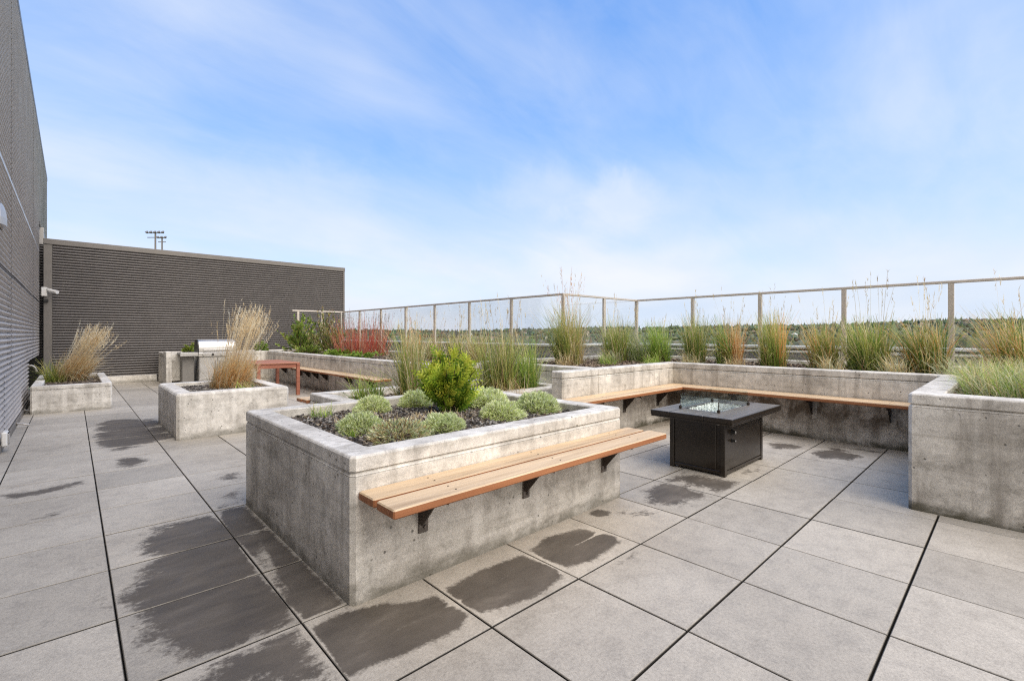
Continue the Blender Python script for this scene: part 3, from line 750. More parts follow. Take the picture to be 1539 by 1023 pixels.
place(mb.build('housing', M['flash']), root)
mb = MB(); mb.box(W+.005,W+.016,7.52,7.88,2.48,2.76,.004); place(mb.build('backplate', M['clad_trim']), root)
root = thing('outlet_box', 'white weatherproof outlet box low on the left building', 'outlet box', (W,8.1,.16))
mb = MB(); mb.box(W+.03,W+.08,7.52,7.70,.07,.23,.012); place(mb.build('box', M['white']), root)
mb = MB(); mb.box(W+.0805,W+.09,7.54,7.68,.09,.21,.005); place(mb.build('cover', M['flash']), root)
for y, lb in ((9.45,'nearer'),(11.0,'farther')):
    root = thing('drain_spout', 'short pale drain spout at the foot of the left building, the %s of two' % lb, 'drain spout', (W,y,.05), 'drain spouts along the left building')
    mb = MB(); mb.tube([(W+.02,y,.065),(W+.10,y-.02,.05),(W+.16,y-.03,.03)], .012, 8); place(mb.build('pipe', M['flash']), root)
    mb = MB(); mb.tube([(W+.025,y,.065),(W+.04,y,.065)], .03, 10); place(mb.build('flange', M['clad_trim']), root)

# ---------------------------------------------------------------- parapet and glass railing
root = thing('parapet', 'low parapet wall with pale coping outside the glass railing', 'parapet', (9.2,0,0))
mb = MB()
mb.box(9.02,9.30,-12,5.99,-14,1.055); mb.box(6.93,9.30,6.0,6.25,-14,1.054); mb.box(6.93,7.16,6.26,16.6,-14,1.053)
place(mb.build('wall', M['parapet']), root)
mb = MB()
mb.box(8.985,9.34,-12,5.96,1.058,1.10,.006); mb.box(6.90,9.34,5.962,6.29,1.058,1.10,.006); mb.box(6.90,7.20,6.292,16.6,1.058,1.10,.006)
mb.box(8.99,9.018,-12,5.95,.985,1.02,.004)
place(mb.build('coping', M['coping']), root)
tag(MB.build((lambda b: (b.box(-7,9.0,-12,-4.05,-14,-.04), b.box(-6.9,6.9,-4.04,16.55,-14,-.045), b)[-1])(MB()), 'building', M['parapet']), 'building body below the roof deck', 'building')

root = thing('railing', 'beige metal and glass railing running round the outer edge of the deck', 'railing', (8.87,5.51,.8))
RX2, RY, RX1, RZ = 8.87, 5.56, 6.465, 2.04
def rail(a, b):
    mb = MB(); 
    x0,x1 = sorted((a[0],b[0])); y0,y1 = sorted((a[1],b[1]))
    mb.box(x0-.024,x1+.024,y0-.024,y1+.024,RZ-.04,RZ,.006); return place(mb.build('top_rail', M['alu']), root)
rail((RX2,-9),(RX2,RY-.05)); rail((RX1+.05,RY),(RX2,RY)); rail((RX1,RY),(RX1,14.95)); rail((4.9,15.0),(RX1,15.0))
def post(x, y, alongy):
    mb = MB(); a, b = (.022,.032) if alongy else (.032,.022)
    mb.box(x-a,x+a,y-b,y+b,.70,RZ-.041,.004); mb.box(x-.055,x+.055,y-.055,y+.055,.70,.835,.004)
    return place(mb.build('post', M['alu']), root)
ys2 = [RY-.0]+[RY-1.235*k-.02 for k in range(1, 9)]
ys1 = [RY+1.372*k for k in range(0, 8)]
for y in ys2: post(RX2, y, True)
for y in ys1: post(RX1, y, True)
post(7.70, RY, False)
for x in (5.05,5.78): post(x, 15.0, False)
def pane(x0,x1,y0,y1):
    mb = MB(); mb.box(x0,x1,y0,y1,.93,RZ-.055); return place(mb.build('glass_panel', M['glass']), root)
for a, b in zip(ys2, ys2[1:]): pane(RX2-.005,RX2+.005,b+.045,a-.045)
for a, b in zip(ys1, ys1[1:]): pane(RX1-.005,RX1+.005,a+.045,b-.045)
pane(RX1+.045,7.655,RY-.005,RY+.005); pane(7.745,RX2-.045,RY-.005,RY+.005)
pane(5.10,5.74,14.995,15.005); pane(5.83,6.40,14.995,15.005)

# ---------------------------------------------------------------- plants
GREEN = [lin('#6f8a3a'), lin('#8aa04a'), lin('#55702f'), lin('#9aa85a')]
BRIGHT = [lin('#86a83a'), lin('#a0bc4c'), lin('#6d9433'), lin('#b4c860')]
OLIVE = [lin('#8e9c46'), lin('#a4aa52'), lin('#728438'), lin('#b8b266')]
STRAW = [lin('#c9b483'), lin('#d8c79c'), lin('#b49a66'), lin('#e2d4b2')]
TAN = [lin('#ecbf88'), lin('#e0a866'), lin('#f0cfa0'), lin('#d89a58')]
PALE = [lin('#e4d6b8'), lin('#d5c3a0'), lin('#efe5cf'), lin('#c9b48e')]
SAGE = [lin('#a3ab84'), lin('#b6bc98'), lin('#8d9872'), lin('#c8cbb0')]
BROWN = [lin('#8c7454'), lin('#a58c6c'), lin('#6d5638')]
SILVER = [lin('#c6cd9a'), lin('#d6dab0'), lin('#b2bc84'), lin('#dfe2c6'), lin('#bccb86'), lin('#cdd49a')]

def blade(mb, r, base, az, L_, tilt, droop, w, c, segs=4, taper=True, tipmix=0.):
    hx, hy = math.cos(az), math.sin(az); fa = az+math.pi/2+r.uniform(-1.2,1.2)
    sx, sy = math.cos(fa), math.sin(fa)
    prev = None; tipc = r.choice(STRAW) if (tipmix and r.random() < tipmix) else c
    for k in range(segs+1):
        t = k/segs
        a = tilt+droop*t*t
        # integrate a bending line
        if k == 0: x, y, z = base
        else:
            dl = L_/segs; x += hx*math.sin(a)*dl; y += hy*math.sin(a)*dl; z += math.cos(a)*dl
        ww = w*(1-t*.85) if taper else w*(1-.4*t)
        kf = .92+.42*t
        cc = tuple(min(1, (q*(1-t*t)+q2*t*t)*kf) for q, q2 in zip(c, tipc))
        i = mb.vert((x-sx*ww, y-sy*ww, z), cc); j = mb.vert((x+sx*ww, y+sy*ww, z), cc)
        if prev: mb.face((prev[0], prev[1], j, i))
        prev = (i, j)
    return (x, y, z)
def plume(mb, r, top, az, tilt, ln, c):
    hx, hy = math.cos(az), math.sin(az); x, y, z = top
    for _ in range(7):
        s = r.uniform(0, ln); a = az+r.uniform(-3.1,3.1)
        b = (x-hx*math.sin(tilt)*s, y-hy*math.sin(tilt)*s, z-math.cos(tilt)*s)
        blade(mb, r, b, a, r.uniform(.03,.07), r.uniform(.1,.5)+0*tilt, .2, .0035, c, 2)
def tuft(seed, n, h, rad, pal, spread=.25, droop=.6, w=.004, lean=(0,0), dead=None, dead_frac=0., stalks=0, stalk_h=1.2, stalk_pal=None, plumes=True, hvar=.35, split=None, tipmix=.35):
    """one clump of ornamental grass as (blade mesh, seed-stalk mesh)"""
    r = random.Random(seed); mb = MB(); st = MB()
    lz = math.atan2(lean[1], lean[0]); lm = math.hypot(*lean)
    def dirn(sp):
        az = r.uniform(0, 6.283); t = abs(r.gauss(0, sp))
        vx = math.cos(az)*t+lean[0]; vy = math.sin(az)*t+lean[1]
        return math.atan2(vy, vx), math.hypot(vx, vy)
    for _ in range(n):
        a0 = r.uniform(0, 6.283); rr = rad*math.sqrt(r.random())
        b = (rr*math.cos(a0), rr*math.sin(a0), -.01)
        az, t = dirn(spread)
        if r.random() < .6: az = a0*.6+az*.4 if lm < .05 else az
        p = pal
        if dead and r.random() < dead_frac: p = dead
        if split and (b[0]*split[0]+b[1]*split[1]) > 0: p = split[2]
        c = r.choice(p); k = r.uniform(.75,1.2); c = tuple(q*k for q in c)
        hh = h*r.uniform(1-hvar,1+hvar*.5); dr_ = droop*r.uniform(.2,1.4); q = r.random()
        if q < .15: t += r.uniform(.15,.5); dr_ += r.uniform(.4,1.3); hh *= r.uniform(.7,1)      # flopping over
        elif q < .27: az += r.uniform(-2,2); hh *= r.uniform(.35,.7); c = tuple(x*r.uniform(.8,1.1) for x in r.choice(STRAW+BROWN)); t += r.uniform(0,.6)
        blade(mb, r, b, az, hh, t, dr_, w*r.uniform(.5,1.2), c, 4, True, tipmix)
    for _ in range(stalks if stalks > 60 else int(stalks*.6)):
        a0 = r.uniform(0, 6.283); rr = rad*.7*math.sqrt(r.random())
        az, t = dirn(spread*.6)
        c = r.choice(stalk_pal or STRAW); ln = stalk_h*r.uniform(.72,1.05)
        top = blade(st, r, (rr*math.cos(a0), rr*math.sin(a0), 0), az, ln, t, .12, .0022, c, 4, False)
        if plumes: plume(st, r, top, az, t, ln*.2, c)
    return mb, st
def grass(label, loc, mbst, group, rot=0., name='grass_clump', cat='ornamental grass'):
    mb, st = mbst
    root = thing(name, label, cat, loc, group); root.rotation_euler = (0,0,rot)
    mb.build('blades', M['leaf'], root, colour=True)
    if st.f: st.build('seed_stalks', M['leaf'], root, colour=True)
    return root
GR = 'reed grass clumps in the outer planter'
grass('bright green reed clump just right of the railing corner post', (7.7,4.35,.78), tuft(11,560,.72,.16,BRIGHT,.20,.45,.006,stalks=10,stalk_h=1.0,stalk_pal=STRAW), GR)
grass('upright olive reed clump in front of the second post right of the railing corner', (7.7,3.69,.78), tuft(12,600,.80,.15,OLIVE+GREEN+GREEN,.16,.35,.0065,dead=STRAW,dead_frac=.08,stalks=16,stalk_h=1.25,stalk_pal=STRAW), GR)
grass('green reed clump with a straw coloured right half', (7.7,3.12,.78), tuft(13,600,.78,.18,GREEN+BRIGHT,.2,.4,.006,stalks=16,stalk_h=1.25,stalk_pal=STRAW,split=(.7,-.7,TAN)), GR)
grass('narrow upright reed clump, orange tan on its right half', (7.7,2.48,.78), tuft(14,560,.80,.17,OLIVE+GREEN,.12,.25,.006,split=(.7,-.7,TAN+OLIVE),stalks=22,stalk_h=1.25,stalk_pal=PALE+STRAW), GR)
grass('olive reed clump with some tan blades left of a railing post', (7.7,1.83,.78), tuft(15,560,.70,.15,OLIVE+GREEN+TAN,.2,.4,.006,stalks=16,stalk_h=1.15,stalk_pal=STRAW), GR)
grass('widest olive reed clump, fanned out right of a railing post', (7.7,1.32,.78), tuft(16,820,.72,.22,OLIVE+GREEN+GREEN,.21,.5,.0065,dead=STRAW,dead_frac=.1,stalks=20,stalk_h=1.3,stalk_pal=STRAW), GR)
grass('fanned olive reed clump with tan tips left of the nearest railing post', (7.65,.73,.78), tuft(17,720,.70,.18,OLIVE+GREEN+GREEN+TAN,.22,.5,.0065,dead=STRAW,dead_frac=.1,stalks=18,stalk_h=1.3,stalk_pal=PALE+STRAW), GR)
grass('orange reed clump cut by the right edge of the photo', (7.6,-.04,.78), tuft(18,760,.80,.20,OLIVE+GREEN+TAN,.32,.5,.006,dead=TAN,dead_frac=.15,stalks=18,stalk_h=1.35,stalk_pal=PALE+STRAW), GR)
grass('olive reed clump around the post next to the railing corner', (7.3,5.0,.78), tuft(19,560,.80,.2,OLIVE+GREEN+GREEN,.2,.5,.0065,dead=STRAW,dead_frac=.1,stalks=14,stalk_h=1.25,stalk_pal=STRAW), GR)
grass('wispy arching green reed clump left of the inner railing corner', (7.55,4.72,.78), tuft(20,420,.74,.2,GREEN+SAGE,.34,.9,.005,stalks=8,stalk_h=1.1,stalk_pal=STRAW), GR)
grass('tallest reed clump with a tan plume above the outer railing corner', (5.98,5.02,.78), tuft(21,760,.98,.22,GREEN+OLIVE,.2,.5,.006,stalks=46,stalk_h=1.6,stalk_pal=TAN+STRAW,split=(.73,-.68,OLIVE+STRAW)), GR)
for k, (x,y,h,pal,lb,nm) in enumerate([
    (6.95,4.05,.30,BRIGHT,'low lime green sedge behind the planter corner','a'), (6.35,4.5,.36,BRIGHT+GREEN,'low lime green sedge right of the tallest reed clump','b'),
    (6.85,4.75,.40,SAGE+BROWN,'low faded sedge tangle left of the inner railing corner','c'), (5.6,4.75,.38,BROWN+STRAW,'flattened dry grass left of the tallest reed clump','d'),
    (7.25,3.55,.34,SAGE+STRAW,'low faded grass between the olive and the green reed clumps','e'), (7.25,2.85,.30,STRAW+BROWN,'low straw grass left of the orange tan reed clump','f'),
    (7.2,1.62,.40,SAGE+STRAW,'pale arching grass between the two fanned olive reed clumps','g'), (7.2,.98,.42,SAGE+STRAW,'pale arching grass at the foot of the tan tipped reed clump','h'),
    (7.15,.42,.46,SAGE,'grey green arching grass beside the foot of the nearest railing post','i')]):
    grass(lb, (x,y,.78), tuft(40+k,190,h*.8,.13,pal,.6,1.0,.005), 'low grasses in the outer planter')
# grasses behind the foreground planter
GE = 'tall grasses behind the foreground planter'
grass('tall dark green reed clump behind the grey cushions', (3.9,4.42,.54), tuft(60,680,.77,.21,GREEN+OLIVE,.18,.5,.0055,dead=BROWN,dead_frac=.2,stalks=20,stalk_h=1.3,stalk_pal=STRAW), GE)
grass('bright green reed clump left of the fire corner wall', (4.33,4.38,.54), tuft(61,520,.74,.17,BRIGHT+GREEN,.24,.5,.0055,stalks=6,stalk_h=1.2,stalk_pal=STRAW), GE)
grass('straw and green reed clump between the dark and the bright green clumps', (4.35,4.72,.54), tuft(62,200,.74,.17,STRAW+OLIVE,.14,.4,.005,stalks=14,stalk_h=1.2,stalk_pal=STRAW), GE)
grass('tall green and straw reed clump left of the lime green shrub', (2.66,4.44,.54), tuft(63,480,.80,.12,GREEN+OLIVE,.15,.45,.005,dead=STRAW,dead_frac=.3,stalks=16,stalk_h=1.05,stalk_pal=STRAW+TAN), GE)
grass('low yellow green sedge left of the tall reed clump', (2.38,4.85,.54), tuft(64,300,.36,.16,BRIGHT+OLIVE,.5,.8,.005), GE)
grass('dry fallen grass behind the right grey cushions', (3.9,4.25,.54), tuft(65,260,.32,.25,STRAW+BROWN,.9,.9,.004), GE)
# grasses along the far railing
GF = 'reed grass clumps along the far railing'
FAR = [(5.7,9.35,.70,STRAW+OLIVE,'straw reed clump behind the long bench end'),(5.6,8.4,.66,OLIVE+STRAW,'olive reed clump between two far railing posts'),
       (5.5,7.5,.72,GREEN+OLIVE,'green reed clump behind the top of the lime green shrub'),(5.45,6.75,.74,OLIVE+STRAW,'olive and straw reed clump left of the dark green reed clump'),
       (6.0,9.9,.66,STRAW+TAN,'tan reed clump just right of the red stemmed shrub'),(5.9,7.9,.62,SAGE+STRAW,'faded reed clump by the far railing glass')]
for k, (x,y,h,pal,lb) in enumerate(FAR):
    grass(lb, (x,y,.75), tuft(70+k,230,h*.84,.17,pal,.2,.5,.007,dead=STRAW,dead_frac=.2,stalks=14,stalk_h=1.15,stalk_pal=STRAW+PALE), GF)
# clump in the square planter, wind-blown
mbst = tuft(80,1500,.50,.25,TAN,.24,.5,.005,lean=(.19,-.19),dead=STRAW+PALE,dead_frac=.45,stalks=240,stalk_h=1.26,stalk_pal=PALE)
r = random.Random(81)
grass('orange tan feather grass clump with pale plumes in the square gravel planter', (1.70,7.98,.505), mbst, 'feather grass clumps in the small planters')
grass('small yellow green tuft in front of the orange tan grass clump', (1.80,7.55,.505), tuft(82,140,.15,.12,BRIGHT+STRAW,.8,.8,.005), 'small plants in the planters', name='small_plant', cat='plant')
grass('dry silver twiggy plant at the right rear of the square gravel planter', (2.0,8.2,.505), tuft(83,200,.36,.12,PALE+SAGE,.55,.3,.003), 'small plants in the planters', name='small_plant', cat='plant')
grass('bleached tan feather grass clump in the farthest planter by the left building', (-.08,12.5,.40), tuft(84,1300,.66,.26,STRAW+TAN+PALE,.22,.6,.005,lean=(.38,-.36),dead=PALE,dead_frac=.5,stalks=280,stalk_h=1.22,stalk_pal=PALE), 'feather grass clumps in the small planters')
grass('green arching grass left of the bleached tan clump in the farthest planter', (-.22,12.35,.40), tuft(85,380,.45,.16,GREEN+OLIVE,.6,.9,.006), 'small plants in the planters')
# soft fescues in the right planter
GS = 'soft green fescues in the right planter'
SP = [(5.22,.02,'nearest the inner rim corner'),(5.05,-.42,'cut by the right edge, close to the near rim'),(5.62,.06,'in the second row from the rim corner'),(5.55,-.45,'at the right edge, in the second row'),
      (6.05,.08,'in the third row from the rim corner'),(6.1,-.35,'at the right edge, in the third row'),(6.5,.12,'farthest back beside the reed grass'),(6.7,-.25,'farthest back at the right edge')]
fes = [tuft(90+k,900,.33,.25,BRIGHT+GREEN+SAGE,.5,1.2,.0032,dead=STRAW,dead_frac=.22) for k in range(2)]
pro = []
for k, (x,y,lb) in enumerate(SP):
    if k < 2:
        o = grass('soft pale green fescue clump '+lb, (x,y,.795), fes[k], GS, name='fescue_clump'); pro.append(o)
    else:
        s = pro[k % 2]; o = s.copy(); COL.objects.link(o); o.location = (x,y,.795); o.rotation_euler = (0,0,1.3*k); o['label'] = 'soft pale green fescue clump '+lb
        for ch in s.children:
            c = ch.copy(); COL.objects.link(c); c.parent = o

# grey cushion plants in the foreground planter
def cushion(seed, n=4600, pal=SILVER, dry=0.):
    r = random.Random(seed); mb = MB()
    for _ in range(n):
        az = r.uniform(0, 6.283); u = r.random()
        el = math.asin(u)*.96
        rr = .82+.18*r.random()
        lump = 1+.24*mnoise.noise((math.cos(az)*2.2+seed, math.sin(az)*2.2, el*2.2))
        d_ = Vector((math.cos(el)*math.cos(az), math.cos(el)*math.sin(az), math.sin(el)*.92))
        b = d_*(rr*.90*lump); c = r.choice(pal); k = r.uniform(1.0,1.55)
        if r.random() < dry: c = r.choice(STRAW+BROWN)
        c = tuple(q*k for q in c)
        dd = (d_+Vector((r.gauss(0,.35),r.gauss(0,.35),r.gauss(.25,.3)))).normalized()
        s = dd.cross(Vector((r.gauss(0,1),r.gauss(0,1),r.gauss(0,1)))).normalized()
        ln = r.uniform(.07,.17); w = r.uniform(.011,.021)
        p0 = b-dd*.06; p1 = b+dd*ln*.55; p2 = b+dd*ln
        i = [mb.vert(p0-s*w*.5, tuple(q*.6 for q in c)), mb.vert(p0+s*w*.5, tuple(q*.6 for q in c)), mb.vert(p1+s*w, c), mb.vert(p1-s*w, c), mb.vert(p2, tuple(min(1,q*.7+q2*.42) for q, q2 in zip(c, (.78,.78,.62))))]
        mb.face((i[0],i[1],i[2],i[3])); mb.face((i[3],i[2],i[4]))
    # woody twigs under the cushion
    for _ in range(60):
        az = r.uniform(0,6.283)
        blade(mb, r, (0,0,0), az, r.uniform(.5,.85), r.uniform(.5,1.4), .1, .012, r.choice(BROWN), 3)
    return mb
r = random.Random(4)
CU = [cushion(1), cushion(2), cushion(3, 2300, SILVER+SAGE+STRAW, .25)]
cm_ = [None]*3
for k, (x,y,rr,h,v,lb) in enumerate([
    (1.86,3.72,.155,.17,0,'rear left, in front of the tall green reed clump'), (1.42,3.02,.165,.165,1,'beside the tiny lime green tuft'), (1.50,2.64,.185,.15,2,'nearest the planter corner, partly dried'),
    (1.84,2.66,.165,.155,0,'at the front rim below the lime green shrub'), (2.28,3.72,.165,.19,1,'behind and left of the lime green shrub'), (2.42,2.70,.16,.165,0,'at the front rim right of the shrub'),
    (2.78,3.32,.23,.20,1,'largest, right of the shrub at the back'), (2.88,2.78,.19,.19,0,'nearest the right end of the planter'), (2.62,3.58,.17,.17,2,'rearmost, close behind the shrub')]):
    lbl = 'rounded grey green cushion plant '+lb
    if cm_[v] is None:
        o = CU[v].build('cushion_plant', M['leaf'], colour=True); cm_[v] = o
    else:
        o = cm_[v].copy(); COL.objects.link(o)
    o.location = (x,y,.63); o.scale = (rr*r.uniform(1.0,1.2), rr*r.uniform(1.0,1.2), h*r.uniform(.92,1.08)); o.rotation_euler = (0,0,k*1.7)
    tag(o, lbl, 'cushion plant', 'grey green cushion plants in the foreground planter')
grass('small sprawling green cushion near the left rim of the foreground planter', (1.42,3.70,.645), tuft(130,160,.13,.08,SAGE+BRIGHT,.7,.7,.004), 'small plants in the planters', name='small_plant', cat='plant')
grass('tiny lime green tuft near the front left corner of the foreground planter', (1.29,2.88,.645), tuft(131,70,.07,.03,BRIGHT,.6,.6,.004), 'small plants in the planters', name='small_plant', cat='plant')
for k,(x,y) in enumerate([(1.62,2.85),(1.62,3.3),(2.05,3.0)]):
    o = tuft(140+k,520,.075,.24,PALE+STRAW+[lin('#b8aaa0'),lin('#cbbfb6')],1.7,.8,.004)
    grass(['dry fallen leaves beside the partly dried cushion','dry leaf litter between the left cushions','dry leaf litter in front of the lime green shrub'][k], (x,y,.648), o, 'dry litter among the cushions', name='dry_litter', cat='plant litter')

# evergreen with feathery sprays
def sprays(seed, n_br, h, rad, pal, leaf=.05, lw=.010, per=26, low=.1, dens=1.0, tips=None):
    r = random.Random(seed); tr = MB(); cr = MB()
    for k in range(n_br):
        az = r.uniform(0,6.283); u = r.uniform(-.75,1.0); cz = math.sqrt(max(0,1-u*u)); rr = r.uniform(.55,1.2)*(1+.26*mnoise.noise((az*1.3, u*2, seed)))
        tgt = Vector((rad*cz*rr*math.cos(az), rad*cz*rr*math.sin(az), h*(.55+.5*u*rr)))
        st = Vector((0,0,max(.0,tgt.z*r.uniform(.1,.45)))); mid = st.lerp(tgt,.5)+Vector((0,0,-.05*h))
        pts = [(st*(1-q)**2+mid*2*q*(1-q)+tgt*q*q) for q in (0,.2,.4,.6,.8,1.)]
        tr.tube(pts, [.006*(1-i/7)+.0008 for i in range(6)], 4, False)
        for s in range(int(per*dens)):
            q = r.uniform(.30,1.0); i = min(4, int(q*5)); f = q*5-i
            b = pts[i].lerp(pts[i+1], f); d0 = (pts[i+1]-pts[i]).normalized()
            side = d0.cross(Vector((r.gauss(0,1),r.gauss(0,1),r.gauss(0,1)))).normalized()
            dl = (d0*r.uniform(.4,1)+side*r.uniform(.3,1.0)+Vector((0,0,.2))).normalized(); l = leaf*r.uniform(.6,1.3)
            c = r.choice(tips if tips and q > r.uniform(.5,.95) else pal); kk = r.uniform(.7,1.25); c = tuple(x*kk for x in c)
            # a little frond: midrib with three leaflets a side
            nrm = dl.cross(side).normalized(); sd_ = dl.cross(nrm).normalized()
            for u in (.15,.45,.75,1.0):
                for sg in ((-1,1) if u < 1 else (0,)):
                    o = b+dl*l*u; e = (dl*.8+sd_*sg*.9).normalized(); l2 = l*.55*(1.1-.6*u)
                    a1 = o; a2 = o+e*l2*.5+nrm*lw*.15+e.cross(nrm)*lw*.5; a3 = o+e*l2; a4 = o+e*l2*.5-e.cross(nrm)*lw*.5
                    iv = [cr.vert(x, c) for x in (a1,a2,a3,a4)]; cr.face(iv)
    return tr, cr
LIME = [lin('#b4c440'), lin('#c6d052'), lin('#94ae3a'), lin('#d6d868'), lin('#7f9c34'), lin('#bcc63e')]
tr, cr = sprays(5, 46, .46, .20, [lin('#86a838'), lin('#6c9230'), lin('#9cb840'), lin('#587a2a')], .092, .016, 32, tips=[lin('#cdd94c'), lin('#dde466'), lin('#b6ca42'), lin('#d4cf52')])
root = thing('shrub', 'lime green feathery evergreen shrub in the middle of the foreground planter', 'shrub', (2.30,3.22,.63))
mbt = MB(); mbt.tube([(0,0,-.02),(.01,0,.12),(-.005,.01,.34)], [.014,.012,.006], 7); mbt.build('trunk', M['bark'], root)
tr.build('branch', M['bark'], root); cr.build('foliage', M['leaf'], root, colour=True)

# shrubs by the far wall
def shrub(label, loc, seed, h, rad, pal, n_br=46, leaf=.06, lw=.03, per=16, stem=None, name='shrub'):
    tr, cr = sprays(seed, n_br, h, rad, pal, leaf*.62, lw*.5, int(per*2.2))
    root = thing(name, label, 'shrub', loc, 'shrubs in the back planter')
    tr.build('stems', stem or M['bark'], root); cr.build('foliage', M['leaf'], root, colour=True)
    return root
shrub('leafy yellow green shrub in front of the dark screen wall, left of the others', (4.75,14.0,.76), 21, 1.05, .56, BRIGHT+OLIVE+GREEN, 60, .10, .05, 12)
shrub('twiggy brown and green shrub between the yellow green shrub and the railing end', (5.15,13.2,.76), 22, 1.12, .55, OLIVE+BROWN+STRAW+GREEN, 50, .07, .035, 12)
shrub('green and rust shrub left of the red stemmed shrub', (5.2,12.75,.76), 23, .80, .38, OLIVE+STRAW+GREEN, 44, .07, .035, 14)
shrub('low lime ground cover bush along the back planter rim', (4.72,11.2,.76), 24, .18, .35, BRIGHT, 50, .06, .03, 12)
shrub('low green ground cover bush near the long bench', (4.75,10.0,.76), 25, .14, .40, GREEN+BRIGHT, 50, .06, .03, 12)
shrub('low green bush at the foot of the leafy yellow green shrub', (4.6,13.0,.76), 26, .26, .45, GREEN+BRIGHT+OLIVE, 44, .06, .03, 12)
shrub('small green bush behind the left of the grill', (2.35,15.4,.74), 27, .30, .16, BRIGHT+OLIVE, 16, .07, .04, 12)
shrub('small round green bush right of the tan plumes, by the screen wall', (4.12,15.4,.74), 28, .30, .20, BRIGHT+GREEN, 20, .07, .04, 14)
# red twig dogwood
root = thing('shrub', 'bare red stemmed shrub in front of the far railing', 'shrub', (5.35,11.3,.76), 'shrubs in the back planter')
r = random.Random(31); mb = MB(); tall = MB()
RED = [lin('#b2503e'), lin('#c26a54'), lin('#a04a3c'), lin('#c78a6e'), lin('#b09070')]
for k in range(400):
    a = r.uniform(0,6.283); q = .60*math.sqrt(r.random()); c = r.choice(RED); kk = r.uniform(.8,1.15)
    blade(mb, r, (q*math.cos(a), q*1.2*math.sin(a), 0), a+r.gauss(0,.8), r.uniform(.5,1.2)*(.85+.4*mnoise.noise((a*2,q*4,2.))), abs(r.gauss(.15,.32)), r.uniform(-.3,.4), .0078, tuple(x*kk for x in c), 4)
for k in range(110):
    a = r.uniform(0,6.283); q = .6*math.sqrt(r.random())
    top = blade(tall, r, (q*math.cos(a), q*1.2*math.sin(a), 0), a, r.uniform(.8,1.2), abs(r.gauss(.0,.14)), .1, .003, r.choice(BROWN+RED), 4)
    plume(tall, r, top, a, .1, .2, r.choice(BROWN))
mb.build('stems', M['leaf'], root, colour=True); tall.build('dead_stalks', M['leaf'], root, colour=True)

# ---------------------------------------------------------------- land below and far hills
def land_z(x, y):
    dd = math.hypot(x, y); az = math.atan2(x*.7304-y*.683, x*.683+y*.7304)   # 0 ahead, + to the right
    base = -15.
    right = max(0., min(1., (az+.25)/1.1))
    ridge = 8+46*right
    t = max(0., min(1., (dd-500)/(2600.))); t = t*t*(3-2*t)
    z = base+(ridge+15)*t + 9*mnoise.noise((x/420,y/420,0))*min(1,dd/1500) + 14*mnoise.noise((x/900,y/900,3.))*t
    if dd > 3300: z -= (dd-3300)*.012
    return z
def terrain():
    mb = MB(); rings = [0,40,120,250,380,520,700,900,1150,1400,1700,2000,2300,2600,2900,3200,3600,4300,5500,8000]; na = 180; lp = []
    for rr in rings[1:]:
        lp.append([mb.vert((rr*math.cos(2*math.pi*k/na), rr*math.sin(2*math.pi*k/na), land_z(rr*math.cos(2*math.pi*k/na), rr*math.sin(2*math.pi*k/na)))) for k in range(na)])
    c = mb.vert((0,0,-15)); mb.loft(lp)
    for k in range(na): mb.face((c, lp[0][k], lp[0][(k+1)%na]))
    m, nt, p = newmat('far land')
    w = coords(nt, (1,1,1)); n = noise(nt, w, .012, 6, .65, .3); n2 = noise(nt, w, .05, 5, .7)
    col = ramp(nt, n, [(.35,(.055,.075,.035)),(.5,(.10,.11,.055)),(.62,(.17,.155,.10)),(.75,(.25,.23,.18))])
    col = mixc(nt, .6, col, ramp(nt, n2, [(.35,(.6,.6,.6)),(.65,(1.3,1.3,1.3))]), 'MULTIPLY')
    L(nt, col, p.inputs['Base Color']); p.inputs['Roughness'].default_value = .95
    o = mb.build('terrain', m, smooth=True); recalc(o); tag(o, kind='structure')
terrain()
def crown(mb, r, x, y, z, w, h, c, conifer):
    n, rows = 6, ((0,.25),(.25,.85),(.55,1.0),(.82,.62)) if not conifer else ((0,.8),(.3,.65),(.62,.38),(.85,.15))
    loops = []
    for t, k in rows:
        kk = k*w*r.uniform(.8,1.2)
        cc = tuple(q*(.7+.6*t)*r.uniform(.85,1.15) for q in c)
        loops.append([mb.vert((x+kk*r.uniform(.75,1.25)*math.cos(1.0472*i), y+kk*r.uniform(.75,1.25)*math.sin(1.0472*i), z+h*(t+r.uniform(-.05,.05))), cc) for i in range(n)])
    mb.loft(loops); tp = mb.vert((x,y,z+h), c)
    for i in range(n): mb.face((loops[-1][i], loops[-1][(i+1)%n], tp))
r = random.Random(77); mb = MB()
TC = [(.048,.074,.046),(.064,.088,.052),(.085,.102,.060),(.040,.064,.048),(.105,.104,.070),(.074,.096,.076)]
for _ in range(9000):
    dd = 320+2900*r.random()**1.15; az = r.uniform(-.62,1.05)+.0
    x = dd*(math.cos(az)*.683+math.sin(az)*.7304); y = dd*(math.cos(az)*.7304-math.sin(az)*.683)
    if mnoise.noise((x/160,y/160,9.)) < -.12 and dd < 2300: continue
    s = r.uniform(4,9)*(1.0+.5*(dd > 1600)+.45*(az > .55 and dd < 800)); con = r.random() < .25
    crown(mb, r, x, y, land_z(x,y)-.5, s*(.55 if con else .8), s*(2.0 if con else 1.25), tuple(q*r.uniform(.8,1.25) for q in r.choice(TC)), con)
tag(mb.build('woodland', M['chips'], colour=True), 'distant woodland beyond the railing', 'woodland', kind='stuff')

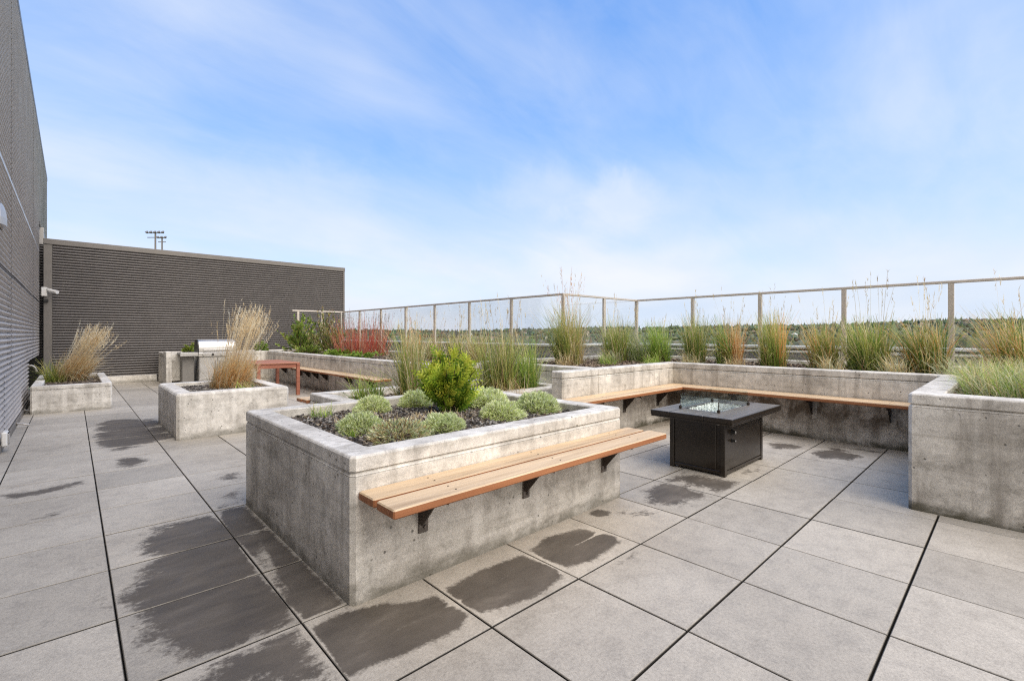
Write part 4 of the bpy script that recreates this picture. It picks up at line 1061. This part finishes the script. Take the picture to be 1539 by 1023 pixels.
# houses among the far trees
HM = [simple('pale render', (.62,.60,.55), .8, 0, .05, .2), simple('cream siding', (.55,.50,.42), .8, 0, .05, .2), simple('grey siding', (.40,.41,.42), .8, 0, .05, .2)]
RM = [simple('grey shingle', (.17,.165,.16), .85, 0, .1, .5), simple('brown shingle', (.20,.15,.12), .85, 0, .1, .5), simple('light metal roof', (.55,.56,.56), .6, .1, .05, .3)]
def house(label, dd, az, w, dp, h, mi, ri, rot):
    x = dd*(math.cos(az)*.683+math.sin(az)*.7304); y = dd*(math.cos(az)*.7304-math.sin(az)*.683); z = land_z(x,y)-1
    root = thing('house', label, 'house', (x,y,z), 'far houses beyond the railing'); root.rotation_euler = (0,0,rot)
    mb = MB(); mb.box(-w/2,w/2,-dp/2,dp/2,0,h); mb.build('wall', HM[mi], root)
    mb = MB(); e = .5; rh = h*.45
    A = [mb.vert(p) for p in ((-w/2-e,-dp/2-e,h),(w/2+e,-dp/2-e,h),(w/2+e,dp/2+e,h),(-w/2-e,dp/2+e,h),(-w/2-e,0,h+rh),(w/2+e,0,h+rh))]
    for f in ((0,1,5,4),(2,3,4,5),(1,2,5),(3,0,4),(3,2,1,0)): mb.face([A[q] for q in f])
    mb.build('roof', RM[ri], root)
    for k in (-1,0,1):
        for s in (-1,1):
            mb = MB(); mb.box(k*w*.28-.7,k*w*.28+.7,s*dp/2-.03 if s>0 else s*dp/2-.06,s*dp/2+.06 if s>0 else s*dp/2+.03,h*.35,h*.75); mb.build('window', M['black'], root)
r = random.Random(15)
for k in range(46):
    dd = r.uniform(480,2300); az = r.uniform(-.30,.84)
    house('small pale far house among the trees beyond the railing', dd, az, r.uniform(9,16), r.uniform(8,11), r.uniform(4.5,7.5), r.randrange(3), r.randrange(3), r.uniform(0,3.1))
# floodlight masts beyond the screen wall
for px, ds, ht, lb in ((233.5,100,23.2,'taller floodlight mast beyond the screen wall, with a wide lamp rack'),(243.5,112,24.6,'thinner floodlight mast right of the taller one')):
    a = (px-769.5)/706.4; x, y = (.683+a*.7304)*ds, (.7304-a*.683)*ds
    root = thing('floodlight_mast', lb, 'floodlight mast', (x,y,-15), 'floodlight masts beyond the screen wall')
    hh = ht+15-.3; big = px < 240
    mb = MB(); mb.tube([(0,0,0),(0,0,hh)], [.28,.16], 10); mb.build('pole', M['clad_trim'], root)
    ux, uy = .73, -.683; wdt = 1.7 if big else .9
    for zz, nn in ((hh-.1, 5 if big else 3),(hh-1.05, 4 if big else 3)):
        mb = MB(); mb.tube([(-ux*wdt,-uy*wdt,zz),(ux*wdt,uy*wdt,zz)], .09, 6); ar = mb.build('crossarm', M['clad_trim'], root)
        if zz < hh-1: continue
        for q in range(nn):
            t = -wdt+2*wdt*q/(nn-1); mb = MB(); cx_, cy_ = ux*t, uy*t
            mb.tube([(cx_,cy_,zz-.05),(cx_-.25*.683,cy_-.25*.73,zz+.22)], [.16,.34], 10); o = mb.build('lamp', M['clad_trim'], root)
